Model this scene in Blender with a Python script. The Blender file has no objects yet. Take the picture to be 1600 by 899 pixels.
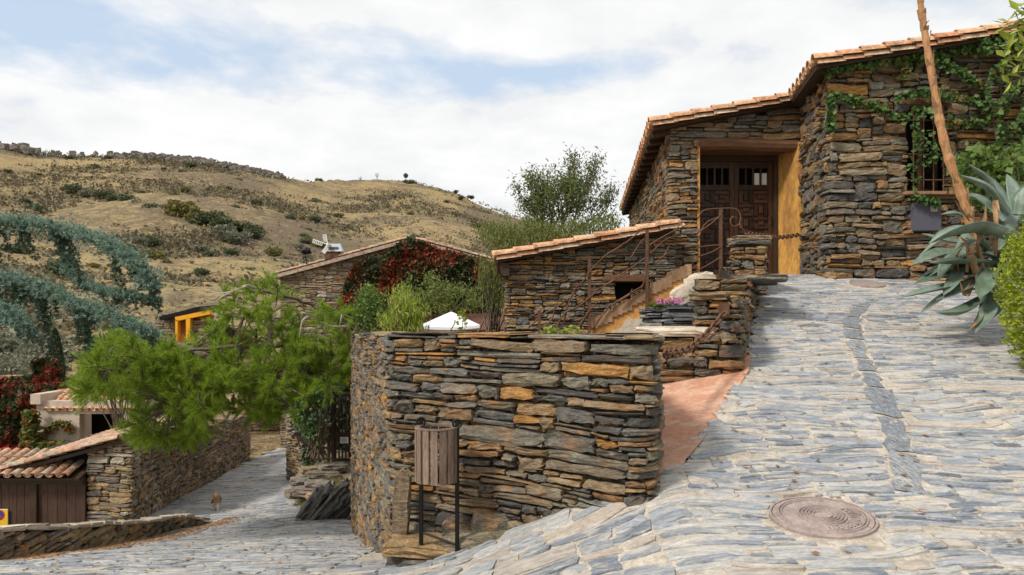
import bpy, math, random
import numpy as np
from mathutils import Vector, Matrix, noise as mnoise

random.seed(11)
RNG = np.random.default_rng(11)
SC = bpy.context.scene
COL = SC.collection
EYE, F, HOR, CX = 1.66, 1150.0, 500.0, 800.0


def P(px, py, d):
    """point seen at pixel (px,py) of the photograph when it lies d metres ahead"""
    return np.array([(px - CX) / F * d, d, EYE + (HOR - py) / F * d])


# ------------------------------------------------------------------ heights
_Ly = [-20, 0, 3, 4, 5, 5.6, 6.5, 8, 11, 14, 17, 22, 28, 35, 60]
_Lz = [-.3, .05, .08, .03, -.1, -.21, -.42, -.84, -1.54, -2.09, -2.49, -2.89, -3.19, -3.39, -3.6]
_Ry = [-20, 0, 4.2, 7, 9, 10.5, 12, 13, 14.2, 60]
_Rz = [-1.2, 0, .54, 1.16, 1.60, 1.95, 2.30, 2.45, 2.52, 3.2]
_xly, _xlx = [5.5, 13.5, 16, 22, 35], [-1.0, -2.95, -4.4, -6.6, -10]
_xry, _xrx = [4.85, 5.5, 7, 12, 14, 60], [1.05, 1.43, 2.19, 4.07, 4.6, 8]


def Lz(y): return np.interp(y, _Ly, _Lz)
def Rz(y): return np.interp(y, _Ry, _Rz)


def H(x, y):
    x = np.asarray(x, float); y = np.asarray(y, float)
    xl = np.where(y < 5.5, -1.1, np.interp(y, _xly, _xlx))
    xr = np.where(y < 4.85, 1.05, np.interp(y, _xry, _xrx))
    t = np.clip((x - xl) / (xr - xl), 0, 1) ** 1.25
    t = t * t * (3 - 2 * t) * .5 + t * .5
    z = Lz(y) * (1 - t) + Rz(y) * t
    z = z - .055 * np.clip(-x - 3, 0, 6)
    return z + .012 * np.sin(x * 2.1 + y * .7) + .012 * np.sin(y * 2.6 - x * .9)


# ------------------------------------------------------------------ mesh builder
class MB:
    def __init__(self):
        self.V, self.F, self.M, self.n = [], [], [], 0

    def add(self, v, f, mi=0):
        v = np.asarray(v, float).reshape(-1, 3)
        f = np.asarray(f, np.int64)
        self.V.append(v); self.F.append(f + self.n)
        self.M.append(np.full(len(f), mi, np.int32)); self.n += len(v)

    def build(self, name, mats, parent=None, smooth=False, loc=None):
        if not isinstance(mats, (list, tuple)): mats = [mats]
        V = np.concatenate(self.V)
        if parent is not None: V = V - np.array(parent['_o'])
        elif loc is not None: V = V - np.array(loc, float)
        me = bpy.data.meshes.new(name)
        me.vertices.add(len(V)); me.vertices.foreach_set('co', V.astype(np.float32).ravel())
        loops = np.concatenate([f.ravel() for f in self.F]).astype(np.int32)
        tot = np.concatenate([np.full(len(f), f.shape[1], np.int32) for f in self.F])
        start = np.concatenate([[0], np.cumsum(tot)[:-1]]).astype(np.int32)
        me.loops.add(len(loops)); me.loops.foreach_set('vertex_index', loops)
        me.polygons.add(len(tot)); me.polygons.foreach_set('loop_start', start)
        me.polygons.foreach_set('material_index', np.concatenate(self.M))
        me.polygons.foreach_set('use_smooth', np.full(len(tot), smooth))
        me.update(calc_edges=True); me.validate()
        for m in mats: me.materials.append(m)
        o = bpy.data.objects.new(name, me); COL.objects.link(o)
        if parent is not None: o.parent = parent
        elif loc is not None: o.location = loc
        return o


def tag(o, label, cat, group=None):
    o['label'] = label; o['category'] = cat
    if group: o['group'] = group
    return o


def thing(name, label, cat, loc, group=None):
    o = bpy.data.objects.new(name, None); COL.objects.link(o)
    o.empty_display_size = .2
    o.location = [float(c) for c in loc]; o['_o'] = [float(c) for c in loc]
    return tag(o, label, cat, group)


def structure(o, kind='structure'):
    o['kind'] = kind; return o


BOXF = np.array([[0, 3, 2, 1], [4, 5, 6, 7], [0, 1, 5, 4], [1, 2, 6, 5], [2, 3, 7, 6], [3, 0, 4, 7]])


def box(mb, c, sx, sy, sz, ax=None, mi=0, jit=0.0, bev=0.0):
    """box centred at c; ax = 3x3 rows are local axes"""
    A = np.eye(3) if ax is None else np.asarray(ax, float)
    if bev <= 0:
        u = np.array([[-1, -1, -1], [1, -1, -1], [1, 1, -1], [-1, 1, -1], [-1, -1, 1], [1, -1, 1], [1, 1, 1], [-1, 1, 1]], float) * .5
        v = u * [sx, sy, sz]
        if jit: v = v + RNG.normal(0, jit, v.shape)
        mb.add(v @ A + np.asarray(c, float), BOXF, mi)
    else:
        import bmesh
        bm = bmesh.new(); bmesh.ops.create_cube(bm, size=1)
        bmesh.ops.scale(bm, vec=(sx, sy, sz), verts=bm.verts)
        bmesh.ops.bevel(bm, geom=bm.edges[:], offset=bev, segments=2, affect='EDGES')
        bm.verts.ensure_lookup_table()
        v = np.array([q.co[:] for q in bm.verts])
        if jit: v = v + RNG.normal(0, jit, v.shape)
        v = v @ A + np.asarray(c, float)
        base = mb.n; first = True
        for k in (3, 4, 5, 6, 7, 8):
            fs = [[q.index for q in f.verts] for f in bm.faces if len(f.verts) == k]
            if fs:
                if first: mb.add(v, np.array(fs), mi); first = False
                else:
                    mb.F.append(np.array(fs) + base); mb.M.append(np.full(len(fs), mi, np.int32))
        bm.free()


def prism(mb, poly, d0, d1, mi=0):
    """polygon in (x,z) extruded along y from d0 to d1 (fan caps: polygon kept as one n-gon)"""
    n = len(poly)
    a = np.array([[p[0], d0, p[1]] for p in poly]); b = np.array([[p[0], d1, p[1]] for p in poly])
    base = mb.n
    mb.add(np.concatenate([a, b]), np.array([[i, (i + 1) % n, n + (i + 1) % n, n + i] for i in range(n)]), mi)
    mb.F.append(np.array([list(range(n))]) + base); mb.M.append(np.full(1, mi, np.int32))
    mb.F.append(np.array([list(range(2 * n - 1, n - 1, -1))]) + base); mb.M.append(np.full(1, mi, np.int32))


def tube(mb, pts, rad, n=7, mi=0, caps=True):
    pts = np.asarray(pts, float); k = len(pts)
    rad = np.broadcast_to(np.asarray(rad, float), (k,))
    T = np.gradient(pts, axis=0); T /= np.linalg.norm(T, axis=1)[:, None] + 1e-9
    ref = np.array([0, 0, 1.]) if abs(T[0][2]) < .9 else np.array([1., 0, 0])
    rings = []
    b = ref
    for i in range(k):
        a = np.cross(T[i], b); a /= np.linalg.norm(a) + 1e-9
        b = np.cross(a, T[i]); b /= np.linalg.norm(b) + 1e-9
        th = np.arange(n) / n * 2 * np.pi
        rings.append(pts[i] + rad[i] * (np.cos(th)[:, None] * a + np.sin(th)[:, None] * b))
    v = np.concatenate(rings)
    f = []
    for i in range(k - 1):
        for j in range(n):
            f.append([i * n + j, i * n + (j + 1) % n, (i + 1) * n + (j + 1) % n, (i + 1) * n + j])
    base = mb.n
    mb.add(v, np.array(f), mi)
    if caps:
        mb.F.append(np.array([list(range(n))[::-1]]) + base); mb.M.append(np.full(1, mi, np.int32))
        mb.F.append(np.array([list(range((k - 1) * n, k * n))]) + base); mb.M.append(np.full(1, mi, np.int32))


def spline(pts, n):
    """Catmull-Rom resample"""
    p = np.asarray(pts, float)
    q = np.concatenate([[2 * p[0] - p[1]], p, [2 * p[-1] - p[-2]]])
    t = np.linspace(0, len(p) - 1 - 1e-6, n); i = t.astype(int); f = (t - i)[:, None]
    a, b, c, d = q[i], q[i + 1], q[i + 2], q[i + 3]
    return .5 * ((2 * b) + (c - a) * f + (2 * a - 5 * b + 4 * c - d) * f ** 2 + (3 * b - a - 3 * c + d) * f ** 3)


def grid_sheet(mb, xs, ys, zf, mi=0, keep=None):
    X, Y = np.meshgrid(xs, ys)
    Z = zf(X, Y)
    v = np.stack([X, Y, Z], -1).reshape(-1, 3)
    nx, ny = len(xs), len(ys)
    i, j = np.meshgrid(np.arange(nx - 1), np.arange(ny - 1))
    a = (j * nx + i).ravel()
    f = np.stack([a, a + 1, a + nx + 1, a + nx], 1)
    if keep is not None:
        cx = v[f].mean(1)
        f = f[keep(cx[:, 0], cx[:, 1])]
        used, inv = np.unique(f, return_inverse=True)
        v = v[used]; f = inv.reshape(f.shape)
    mb.add(v, f, mi)


# ------------------------------------------------------------------ dry stone masonry
class Path:
    def __init__(self, pts, r=.05):
        pts = [np.array(p, float) for p in pts]
        out = [pts[0]]
        for i in range(1, len(pts) - 1):
            a, b, c = pts[i - 1], pts[i], pts[i + 1]
            da, dc = np.linalg.norm(a - b), np.linalg.norm(c - b)
            ra, rc = min(r, da * .45), min(r, dc * .45)
            p0, p2 = b + (a - b) / da * ra, b + (c - b) / dc * rc
            for t in (0, .25, .5, .75, 1): out.append((1 - t) ** 2 * p0 + 2 * t * (1 - t) * b + t * t * p2)
        out.append(pts[-1])
        p = np.array(out)
        s = np.concatenate([[0], np.cumsum(np.linalg.norm(np.diff(p, axis=0), axis=1))])
        k = np.concatenate([[True], np.diff(s) > 1e-5]); p, s = p[k], s[k]
        self.p, self.s, self.U = p, s, s[-1]
        T = np.gradient(p, s, axis=0)
        N = np.stack([T[:, 1], -T[:, 0]], 1); self.N = N / np.linalg.norm(N, axis=1)[:, None]

    def at(self, u, w):
        x, y = np.interp(u, self.s, self.p[:, 0]), np.interp(u, self.s, self.p[:, 1])
        # linear extrapolation is not needed: u is clamped
        nx, ny = np.interp(u, self.s, self.N[:, 0]), np.interp(u, self.s, self.N[:, 1])
        l = np.sqrt(nx * nx + ny * ny); nx, ny = nx / l, ny / l
        return x + nx * w, y + ny * w


def pack(U, z0, z1, Lr, Hr, rng, dc=.02):
    """irregular coursed packing: always fills the lowest gap; returns u0,u1,v0,v1"""
    n = max(2, int(round(U / dc))); hts = np.full(n, z0) + rng.uniform(0, .3 * Hr[0])
    out = []
    lmin = max(2, int(Lr[0] / dc))
    while True:
        i = int(np.argmin(hts)); h0 = hts[i]
        if h0 >= z1: break
        a = i
        while a > 0 and hts[a - 1] <= h0 + .006: a -= 1
        b = i + 1
        while b < n and hts[b] <= h0 + .006: b += 1
        seg = b - a
        L = int(np.clip(rng.lognormal(math.log(math.sqrt(Lr[0] * Lr[1])), .55), Lr[0], Lr[1] * 1.25) / dc)
        if seg - L < lmin: L = seg
        if rng.random() < .5: s0, s1 = a, a + L
        else: s0, s1 = b - L, b
        hh = np.clip(rng.lognormal(math.log(math.sqrt(Hr[0] * Hr[1])), .5), Hr[0], Hr[1])
        hh = min(hh, max(Hr[0], L * dc * .75))
        if L < lmin: hh = min(hh, Hr[0] * 1.5)
        nb = []
        if s0 > 0 and s0 == a: nb.append(hts[s0 - 1] - h0)
        if s1 < n and s1 == b: nb.append(hts[s1] - h0)
        for q in nb:
            if abs(q - hh) < .45 * hh and q > Hr[0] * .6: hh = q; break
        base = hts[s0:s1].max()
        out.append((s0 * dc * U / (n * dc), s1 * dc * U / (n * dc), base, h0 + hh))
        hts[s0:s1] = h0 + hh
    return np.array(out)


S9 = np.array([-1, -1, -.8, -.38, .05, .45, .82, 1, 1.]); SK = np.array([1, 0, 0, 0, 0, 0, 0, 0, 1], bool)
T7 = np.array([-1, -1, -.6, .05, .6, 1, 1.]); TK = np.array([1, 0, 0, 0, 0, 0, 1], bool)
S7 = np.array([-1, -1, -.55, .1, .6, 1, 1.]); SK7 = np.array([1, 0, 0, 0, 0, 0, 1], bool)
T5 = np.array([-1, -1, .05, 1, 1.]); TK5 = np.array([1, 0, 0, 0, 1], bool)


def grid_faces(ns, nt):
    i, j = np.meshgrid(np.arange(ns - 1), np.arange(nt - 1))
    a = (j * ns + i).ravel()
    return np.stack([a, a + 1, a + ns + 1, a + ns], 1)


def stone_verts(R, rng, prot, depth, gap, rough=.006, lowres=False, taper=1.0, shear=.035, rnd=.011, tilt=.012):
    S, sk, T, tk = (S7, SK7, T5, TK5) if lowres else (S9, SK, T7, TK)
    n = len(R); ns, nt = len(S), len(T)
    g = rng.uniform(gap[0], gap[1], (n, 4))
    u0, u1, v0, v1 = R[:, 0] + g[:, 0], R[:, 1] - g[:, 1], R[:, 2] + g[:, 2] * .8, R[:, 3] - g[:, 3] * .8
    L, h = np.maximum(u1 - u0, .02), np.maximum(v1 - v0, .012)
    cu = rng.uniform(0, .5, (n, 4)) ** 1.5 * np.minimum(h * 1.5, L * .4)[:, None] * taper
    cv = rng.uniform(0, .62, (n, 4)) ** 1.6 * h[:, None] * taper
    s = S[None, None, :]; t = T[None, :, None]
    a, b = (1 + s) / 2, (1 + t) / 2
    def bil(q00, q10, q01, q11):
        return (q00[:, None, None] * (1 - a) * (1 - b) + q10[:, None, None] * a * (1 - b) + q01[:, None, None] * (1 - a) * b + q11[:, None, None] * a * b)
    u = bil(u0 + cu[:, 0], u1 - cu[:, 1], u0 + cu[:, 2], u1 - cu[:, 3])
    v = bil(v0 + cv[:, 0], v0 + cv[:, 1], v1 - cv[:, 2], v1 - cv[:, 3])
    # bowed edges
    bow = rng.uniform(-.02, .2, (n, 2)) * h[:, None]
    v = v + (1 - s ** 2) * (bow[:, 0][:, None, None] * b - bow[:, 1][:, None, None] * (1 - b)) * .6
    v = v + (rng.normal(0, shear, n) * L / 2)[:, None, None] * s
    bu = rng.uniform(0, .35, (n, 2)) * np.minimum(h, L * .3)[:, None]
    u = u + (1 - t ** 2) * (bu[:, 0][:, None, None] * a - bu[:, 1][:, None, None] * (1 - a)) * .6
    # outline noise shared by the skirt ring
    nu_, nv_ = rng.normal(0, 1, (n, nt, ns)), rng.normal(0, 1, (n, nt, ns))
    for arr in (nu_, nv_):
        arr[:, 0, :] = arr[:, 1, :]; arr[:, -1, :] = arr[:, -2, :]; arr[:, :, 0] = arr[:, :, 1]; arr[:, :, -1] = arr[:, :, -2]
    hs = np.minimum(1, h / .1)[:, None, None]
    u = u + nu_ * rough * 1.6 * hs; v = v + nv_ * rough * hs
    w0 = rng.uniform(prot[0], prot[1], n)
    w = w0[:, None, None] + rng.normal(0, tilt, n)[:, None, None] * s + rng.normal(0, tilt, n)[:, None, None] * t + rng.normal(0, rough, (n, nt, ns)) * hs
    edge = np.maximum(np.abs(s) >= .999, np.abs(t) >= .999)
    w = w - edge * (np.minimum(rnd, h * .3)[:, None, None] * rng.uniform(.4, 1.2, (n, nt, ns)))
    skm = sk[None, None, :] | tk[None, :, None]
    w = np.where(skm, -np.broadcast_to(np.asarray(depth, float).reshape(-1, 1, 1), w.shape), w)
    f = grid_faces(ns, nt)
    F_ = (f[None] + (np.arange(n) * ns * nt)[:, None, None]).reshape(-1, 4)
    return u.reshape(n, -1), v.reshape(n, -1), w.reshape(n, -1), F_


def warp_v(u, v, amp, ph):
    return v + amp * (np.sin(u * 2.3 + v * 1.1 + ph) + .6 * np.sin(u * 5.1 - v * 2.3 + ph * 2) + .4 * np.sin(u * 9.7 + v * 4 + ph * 3))


def masonry(mb, pts, zbot, ztop, Lr=(.14, .6), Hr=(.035, .15), prot=(-.01, .03), holes=(), seed=1, thick=.4, r=.05, warp=.008,
            gap=(.002, .008), mi_stone=0, mi_back=1, back=True, rough=.006, lowres=False, back_face=True, zpad=.12, tilt=.012, taper=.6, backw=-.085, filler=True):
    """stones laid along a plan path; outward is to the right of the path direction"""
    rng = np.random.default_rng(seed)
    pa = pts if isinstance(pts, Path) else Path(pts, r)
    zb = zbot if callable(zbot) else (lambda u: np.full(np.shape(u), float(zbot)))
    zt = ztop if callable(ztop) else (lambda u: np.full(np.shape(u), float(ztop)))
    us = np.linspace(0, pa.U, max(8, int(pa.U / .1)))
    R = pack(pa.U, float(zb(us).min()) - zpad, float(zt(us).max()), Lr, Hr, rng)
    uc = (R[:, 0] + R[:, 1]) / 2
    top, bot = zt(uc), zb(uc)
    keep = (R[:, 2] < top - Hr[0] * .45) & (R[:, 3] > bot - zpad)
    R, top = R[keep], top[keep]
    over = R[:, 3] - top
    istop = over > -Hr[0] * .7
    R[:, 3] = np.where(istop, top + rng.uniform(-.018, .018, len(R)), R[:, 3])
    R = R[R[:, 3] - R[:, 2] > .012] if len(R) else R
    istop = (R[:, 3] > zt((R[:, 0] + R[:, 1]) / 2) - .03)
    ok = np.ones(len(R), bool)
    for (h0, h1, g0, g1) in holes:
        for k in range(len(R)):
            a0, a1, b0, b1 = R[k]
            if a1 <= h0 or a0 >= h1 or b1 <= g0 or b0 >= g1: continue
            m = [h0 - a0, a1 - h1, g0 - b0, b1 - g1]
            c = int(np.argmax(m))
            if m[c] < .03: ok[k] = False; continue
            if c == 0: R[k, 1] = h0
            elif c == 1: R[k, 0] = h1
            elif c == 2: R[k, 3] = g0
            else: R[k, 2] = g1
            if R[k, 1] - R[k, 0] < .03 or R[k, 3] - R[k, 2] < .015: ok[k] = False
    R, istop = R[ok], istop[ok]
    depth = np.where(istop, thick * .92, .1)
    u, v, w, f = stone_verts(R, rng, prot, depth, gap, rough, lowres, taper=taper, tilt=tilt, shear=.026)
    if warp:
        fade = np.clip((zt(u) - v) / .25, 0, 1)
        for (h0, h1, g0, g1) in holes:
            dx = np.maximum(np.maximum(h0 - u, u - h1), 0); dz = np.maximum(np.maximum(g0 - v, v - g1), 0)
            fade = fade * np.clip(np.hypot(dx, dz) / .3, 0, 1)
        v = v + (warp_v(u, v, warp, seed) - v) * fade
    u = np.clip(u, 0, pa.U)
    x, y = pa.at(u, w)
    mb.add(np.stack([x, y, v], -1).reshape(-1, 3), f, mi_stone)
    if filler:
        rg = np.random.default_rng(seed + 500)
        R = pack(pa.U, float(zb(us).min()) - zpad, float(zt(us).max()), (Lr[0] * .5, Lr[1] * .35), (Hr[0] * .7, Hr[1] * .5), rg)
        uc = (R[:, 0] + R[:, 1]) / 2
        k = (R[:, 3] < zt(uc) - .03) & (R[:, 3] > zb(uc) - zpad)
        for (h0, h1, g0, g1) in holes: k &= ~((R[:, 1] > h0) & (R[:, 0] < h1) & (R[:, 3] > g0) & (R[:, 2] < g1))
        R = R[k]
        u, v, w, f = stone_verts(R, rg, (prot[0] - .06, prot[0] - .022), .1, (0, .003), rough, True, taper=.5, tilt=.004)
        x, y = pa.at(np.clip(u, 0, pa.U), w)
        mb.add(np.stack([x, y, v], -1).reshape(-1, 3), f, mi_stone)
    if back:
        ug = np.unique(np.concatenate([np.arange(0, pa.U, .12), [pa.U], pa.s] + [np.array([h[0], h[1]]) for h in holes]))
        nv = max(2, int((zt(us).max() - zb(us).min()) / .25))
        if holes:
            vg = np.unique(np.concatenate([np.linspace(float(zb(us).min()) - zpad, float(zt(us).max()) - .03, nv)] + [np.array([h[2], h[3]]) for h in holes]))
        else:
            vg = np.linspace(0, 1, nv + 1)
        Ug, Vg = np.meshgrid(ug, vg)
        if not holes: Vg = (zb(Ug) - zpad) + (zt(Ug) - .03 - zb(Ug) + zpad) * Vg
        else: Vg = np.minimum(Vg, zt(Ug) - .03)
        ff = grid_faces(len(ug), len(vg))
        cu, cv = Ug.ravel()[ff].mean(1), Vg.ravel()[ff].mean(1)
        k = np.ones(len(ff), bool)
        for (h0, h1, g0, g1) in holes: k &= ~((cu > h0) & (cu < h1) & (cv > g0) & (cv < g1))
        for wv, m, on in ((backw, mi_back, True), (-thick, mi_back, back_face)):
            if not on: continue
            x, y = pa.at(Ug.ravel(), np.full(Ug.size, wv))
            fk = ff[k]
            mb.add(np.stack([x, y, Vg.ravel()], 1), fk if wv > -thick else fk[:, ::-1], m)
        if back_face:
            x0, y0 = pa.at(ug, np.full(len(ug), -.02)); x1, y1 = pa.at(ug, np.full(len(ug), -thick))
            z = zt(ug) - .035; n = len(ug)
            mb.add(np.concatenate([np.stack([x0, y0, z], 1), np.stack([x1, y1, z], 1)]),
                   np.array([[i, i + 1, n + i + 1, n + i] for i in range(n - 1)]), mi_back)
    return pa


def rock(mb, c, sx, sy, sz, seed, rz=0.0, ry=0.0, amp=.10, round_=.25, mi=0):
    """rough split block: a finely cut box with rounded corners and broken faces"""
    import bmesh
    bm = bmesh.new(); bmesh.ops.create_cube(bm, size=2); bmesh.ops.subdivide_edges(bm, edges=bm.edges[:], cuts=6, use_grid_fill=True)
    v = np.array([q.co[:] for q in bm.verts]); f = np.array([[q.index for q in p.verts] for p in bm.faces]); bm.free()
    v = v * (1 - round_) + v / np.linalg.norm(v, axis=1)[:, None] * 1.25 * round_
    nn = np.array([[mnoise.noise((q[0] * 1.4 + seed, q[1] * 1.4, q[2] * 1.4)), mnoise.noise((q[0] * 1.4, q[1] * 1.4 + seed, q[2] * 1.4 + 9)), mnoise.noise((q[0] * 1.6, q[1] * 1.6 + 5, q[2] * 1.6 + seed))] for q in v])
    n2 = np.array([mnoise.noise((q[0] * 4 + seed, q[1] * 4, q[2] * 4)) for q in v])
    v = v * (1 + n2[:, None] * amp * .6) + nn * amp * 2.2
    v = v * [sx / 2, sy / 2, sz / 2]
    R = np.array(Matrix.Rotation(rz, 3, 'Z') @ Matrix.Rotation(ry, 3, 'Y'))
    mb.add(v @ R.T + np.asarray(c, float), f, mi)


# ------------------------------------------------------------------ materials
def new_mat(name):
    m = bpy.data.materials.new(name); m.use_nodes = True
    nt = m.node_tree; nt.nodes.clear()
    out = nt.nodes.new('ShaderNodeOutputMaterial'); b = nt.nodes.new('ShaderNodeBsdfPrincipled')
    nt.links.new(b.outputs[0], out.inputs[0])
    return m, nt, b, out


class NT:
    def __init__(s, nt): s.nt = nt
    def n(s, t, **kw):
        q = s.nt.nodes.new(t)
        for k, v in kw.items(): setattr(q, k, v)
        return q
    def l(s, a, b): s.nt.links.new(a, b)
    def inp(s, q, i, v):
        if hasattr(v, 'is_output'): s.l(v, q.inputs[i])
        else: q.inputs[i].default_value = v
    def math(s, op, a, b=None, c=None, clamp=False):
        q = s.n('ShaderNodeMath', operation=op); q.use_clamp = clamp
        s.inp(q, 0, a)
        if b is not None: s.inp(q, 1, b)
        if c is not None: s.inp(q, 2, c)
        return q.outputs[0]
    def vmath(s, op, a, b=None):
        q = s.n('ShaderNodeVectorMath', operation=op); s.inp(q, 0, a)
        if b is not None: s.inp(q, 1, b)
        return q.outputs[0]
    def mix(s, fac, a, b, blend='MIX'):
        q = s.n('ShaderNodeMix', data_type='RGBA', blend_type=blend)
        s.inp(q, 0, fac); s.inp(q, 6, a if hasattr(a, 'is_output') else (*a, 1)); s.inp(q, 7, b if hasattr(b, 'is_output') else (*b, 1))
        return q.outputs[2]
    def noise(s, vec, scale, detail=4, rough=.6, dist=0.0):
        q = s.n('ShaderNodeTexNoise'); s.inp(q, 'Vector', vec)
        q.inputs['Scale'].default_value = scale; q.inputs['Detail'].default_value = detail
        q.inputs['Roughness'].default_value = rough; q.inputs['Distortion'].default_value = dist
        return q.outputs[0]
    def ramp(s, fac, stops, interp='LINEAR'):
        q = s.n('ShaderNodeValToRGB'); s.inp(q, 0, fac); e = q.color_ramp; e.interpolation = interp
        while len(e.elements) < len(stops): e.elements.new(.5)
        for el, (p, c) in zip(e.elements, stops):
            el.position = p; el.color = (*c, 1) if len(c) == 3 else c
        return q.outputs[0]
    def maprange(s, v, a, b, c, d):
        q = s.n('ShaderNodeMapRange'); s.inp(q, 0, v)
        for i, k in enumerate((a, b, c, d)): q.inputs[i + 1].default_value = k
        return q.outputs[0]
    def scale(s, vec, sc):
        q = s.n('ShaderNodeMapping'); s.inp(q, 0, vec); q.inputs['Scale'].default_value = sc
        return q.outputs[0]
    def bump(s, h, strength, dist=.02, normal=None):
        q = s.n('ShaderNodeBump'); s.inp(q, 'Height', h); q.inputs['Strength'].default_value = strength; q.inputs['Distance'].default_value = dist
        if normal is not None: s.l(normal, q.inputs['Normal'])
        return q.outputs[0]


def stone_mat(name, stops, rust=.5, gain=1.0, rustcol=(.36, .165, .045), stretch=(1, 1, 5), bump=.5, light=(.42, .38, .30), lightamt=.25):
    m, nt, b, out = new_mat(name); N = NT(nt)
    tc = N.n('ShaderNodeTexCoord').outputs['Object']
    rnd = N.n('ShaderNodeNewGeometry').outputs['Random Per Island']
    off = N.n('ShaderNodeCombineXYZ'); r37 = N.math('MULTIPLY', rnd, 37.0)
    for i in range(3): N.l(r37, off.inputs[i])
    p = N.vmath('ADD', tc, off.outputs[0])
    base = N.ramp(rnd, [(q, tuple(x * gain for x in c)) for q, c in stops], 'CONSTANT')
    lay = N.noise(N.scale(p, stretch), 9, 6, .7, .6)
    pat = N.noise(p, 4.5, 5, .65, .3)
    fine = N.noise(N.scale(p, (1, 1, 2.5)), 45, 3, .7)
    r2 = N.math('FRACT', N.math('MULTIPLY', rnd, 91.7))
    rm = N.math('MULTIPLY', N.maprange(pat, .48, .66, 0, 1), N.maprange(r2, .3, 1.0, 0, 1))
    c = N.mix(N.math('MULTIPLY', rm, rust * 2, clamp=True), base, tuple(x * gain for x in rustcol))
    pat2 = N.noise(p, 7.5, 6, .7, .2)
    lm = N.math('MULTIPLY', N.maprange(pat2, .55, .72, 0, 1), lightamt * 2, clamp=True)
    c = N.mix(lm, c, tuple(x * gain for x in light))
    k = N.math('MULTIPLY', N.maprange(lay, .3, .7, .34, 1.55), N.maprange(fine, .3, .7, .68, 1.3))
    c = N.mix(1.0, c, k, 'MULTIPLY')
    N.l(c, b.inputs['Base Color']); b.inputs['Roughness'].default_value = .78
    b.inputs['Specular IOR Level'].default_value = .35
    hgt = N.math('ADD', N.math('MULTIPLY', lay, 1.0), N.math('MULTIPLY', fine, .45))
    N.l(N.bump(hgt, bump, .03), b.inputs['Normal'])
    return m


def simple_mat(name, col, rough=.8, var=.25, scale=8, stretch=(1, 1, 1), bump=.2, col2=None, spec=.3, metal=0.0, dist=.01, thr=(.4, .65), island=0.0):
    m, nt, b, out = new_mat(name); N = NT(nt)
    tc = N.scale(N.n('ShaderNodeTexCoord').outputs['Object'], stretch)
    n1 = N.noise(tc, scale, 6, .65, .3); n2 = N.noise(tc, scale * 5, 4, .7)
    c = N.mix(N.maprange(n1, thr[0], thr[1], 0, 1), col, col2 if col2 else tuple(x * (1 - var) for x in col))
    k = N.maprange(n2, .3, .7, 1 - var * .8, 1 + var * .8)
    if island:
        rnd = N.n('ShaderNodeNewGeometry').outputs['Random Per Island']
        k = N.math('MULTIPLY', k, N.maprange(rnd, 0, 1, 1 - island, 1 + island))
    c = N.mix(1.0, c, k, 'MULTIPLY')
    N.l(c, b.inputs['Base Color']); b.inputs['Roughness'].default_value = rough
    b.inputs['Specular IOR Level'].default_value = spec; b.inputs['Metallic'].default_value = metal
    if bump: N.l(N.bump(N.math('ADD', n1, N.math('MULTIPLY', n2, .5)), bump, dist), b.inputs['Normal'])
    return m


def leaf_mat(name, stops, trans=.35, rough=.55, patch=None, patch_scale=.9, thr=(.45, .58)):
    m, nt, b, out = new_mat(name); N = NT(nt)
    rnd = N.n('ShaderNodeNewGeometry').outputs['Random Per Island']
    c = N.ramp(rnd, stops)
    if patch:
        tc = N.n('ShaderNodeTexCoord').outputs['Object']
        pn = N.noise(tc, patch_scale, 3, .6)
        j = N.math('ADD', pn, N.math('MULTIPLY', N.math('SUBTRACT', N.math('FRACT', N.math('MULTIPLY', rnd, 53.3)), .5), .16))
        c = N.mix(N.maprange(j, thr[0], thr[1], 0, 1), c, N.ramp(N.math('FRACT', N.math('MULTIPLY', rnd, 17.7)), patch))
    N.l(c, b.inputs['Base Color']); b.inputs['Roughness'].default_value = rough
    b.inputs['Specular IOR Level'].default_value = .25
    if trans > 0:
        t = N.n('ShaderNodeBsdfTranslucent'); N.l(c, t.inputs[0])
        mx = N.n('ShaderNodeMixShader'); mx.inputs[0].default_value = trans
        N.l(b.outputs[0], mx.inputs[1]); N.l(t.outputs[0], mx.inputs[2]); N.l(mx.outputs[0], out.inputs[0])
    return m


SLATE = [(0, (.085, .08, .073)), (.08, (.18, .14, .092)), (.17, (.125, .12, .108)), (.24, (.24, .175, .105)), (.35, (.17, .155, .12)),
         (.45, (.28, .20, .115)), (.54, (.10, .088, .072)), (.61, (.33, .215, .10)), (.68, (.22, .205, .16)), (.76, (.29, .16, .07)), (.83, (.155, .15, .135)), (.89, (.23, .19, .125)), (.95, (.42, .215, .06))]
M = {}
M['stone'] = stone_mat('dry_stone', SLATE, gain=.84, bump=.7)
M['stone_house'] = stone_mat('house_stone', SLATE, gain=.98, rust=.4, bump=.7)
M['stone_slate'] = stone_mat('dark_slate', [(0, (.07, .075, .08)), (.4, (.12, .125, .13)), (.7, (.16, .15, .14)), (.9, (.22, .17, .12))], rust=.12)
M['stone_far'] = stone_mat('tan_stone', [(0, (.16, .13, .09)), (.3, (.26, .19, .11)), (.55, (.20, .17, .14)), (.75, (.33, .23, .12)), (.9, (.34, .29, .22))], gain=1.05)
M['mortar_dark'] = simple_mat('earth_joint', (.045, .035, .026), .95, .4, 9)
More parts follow.
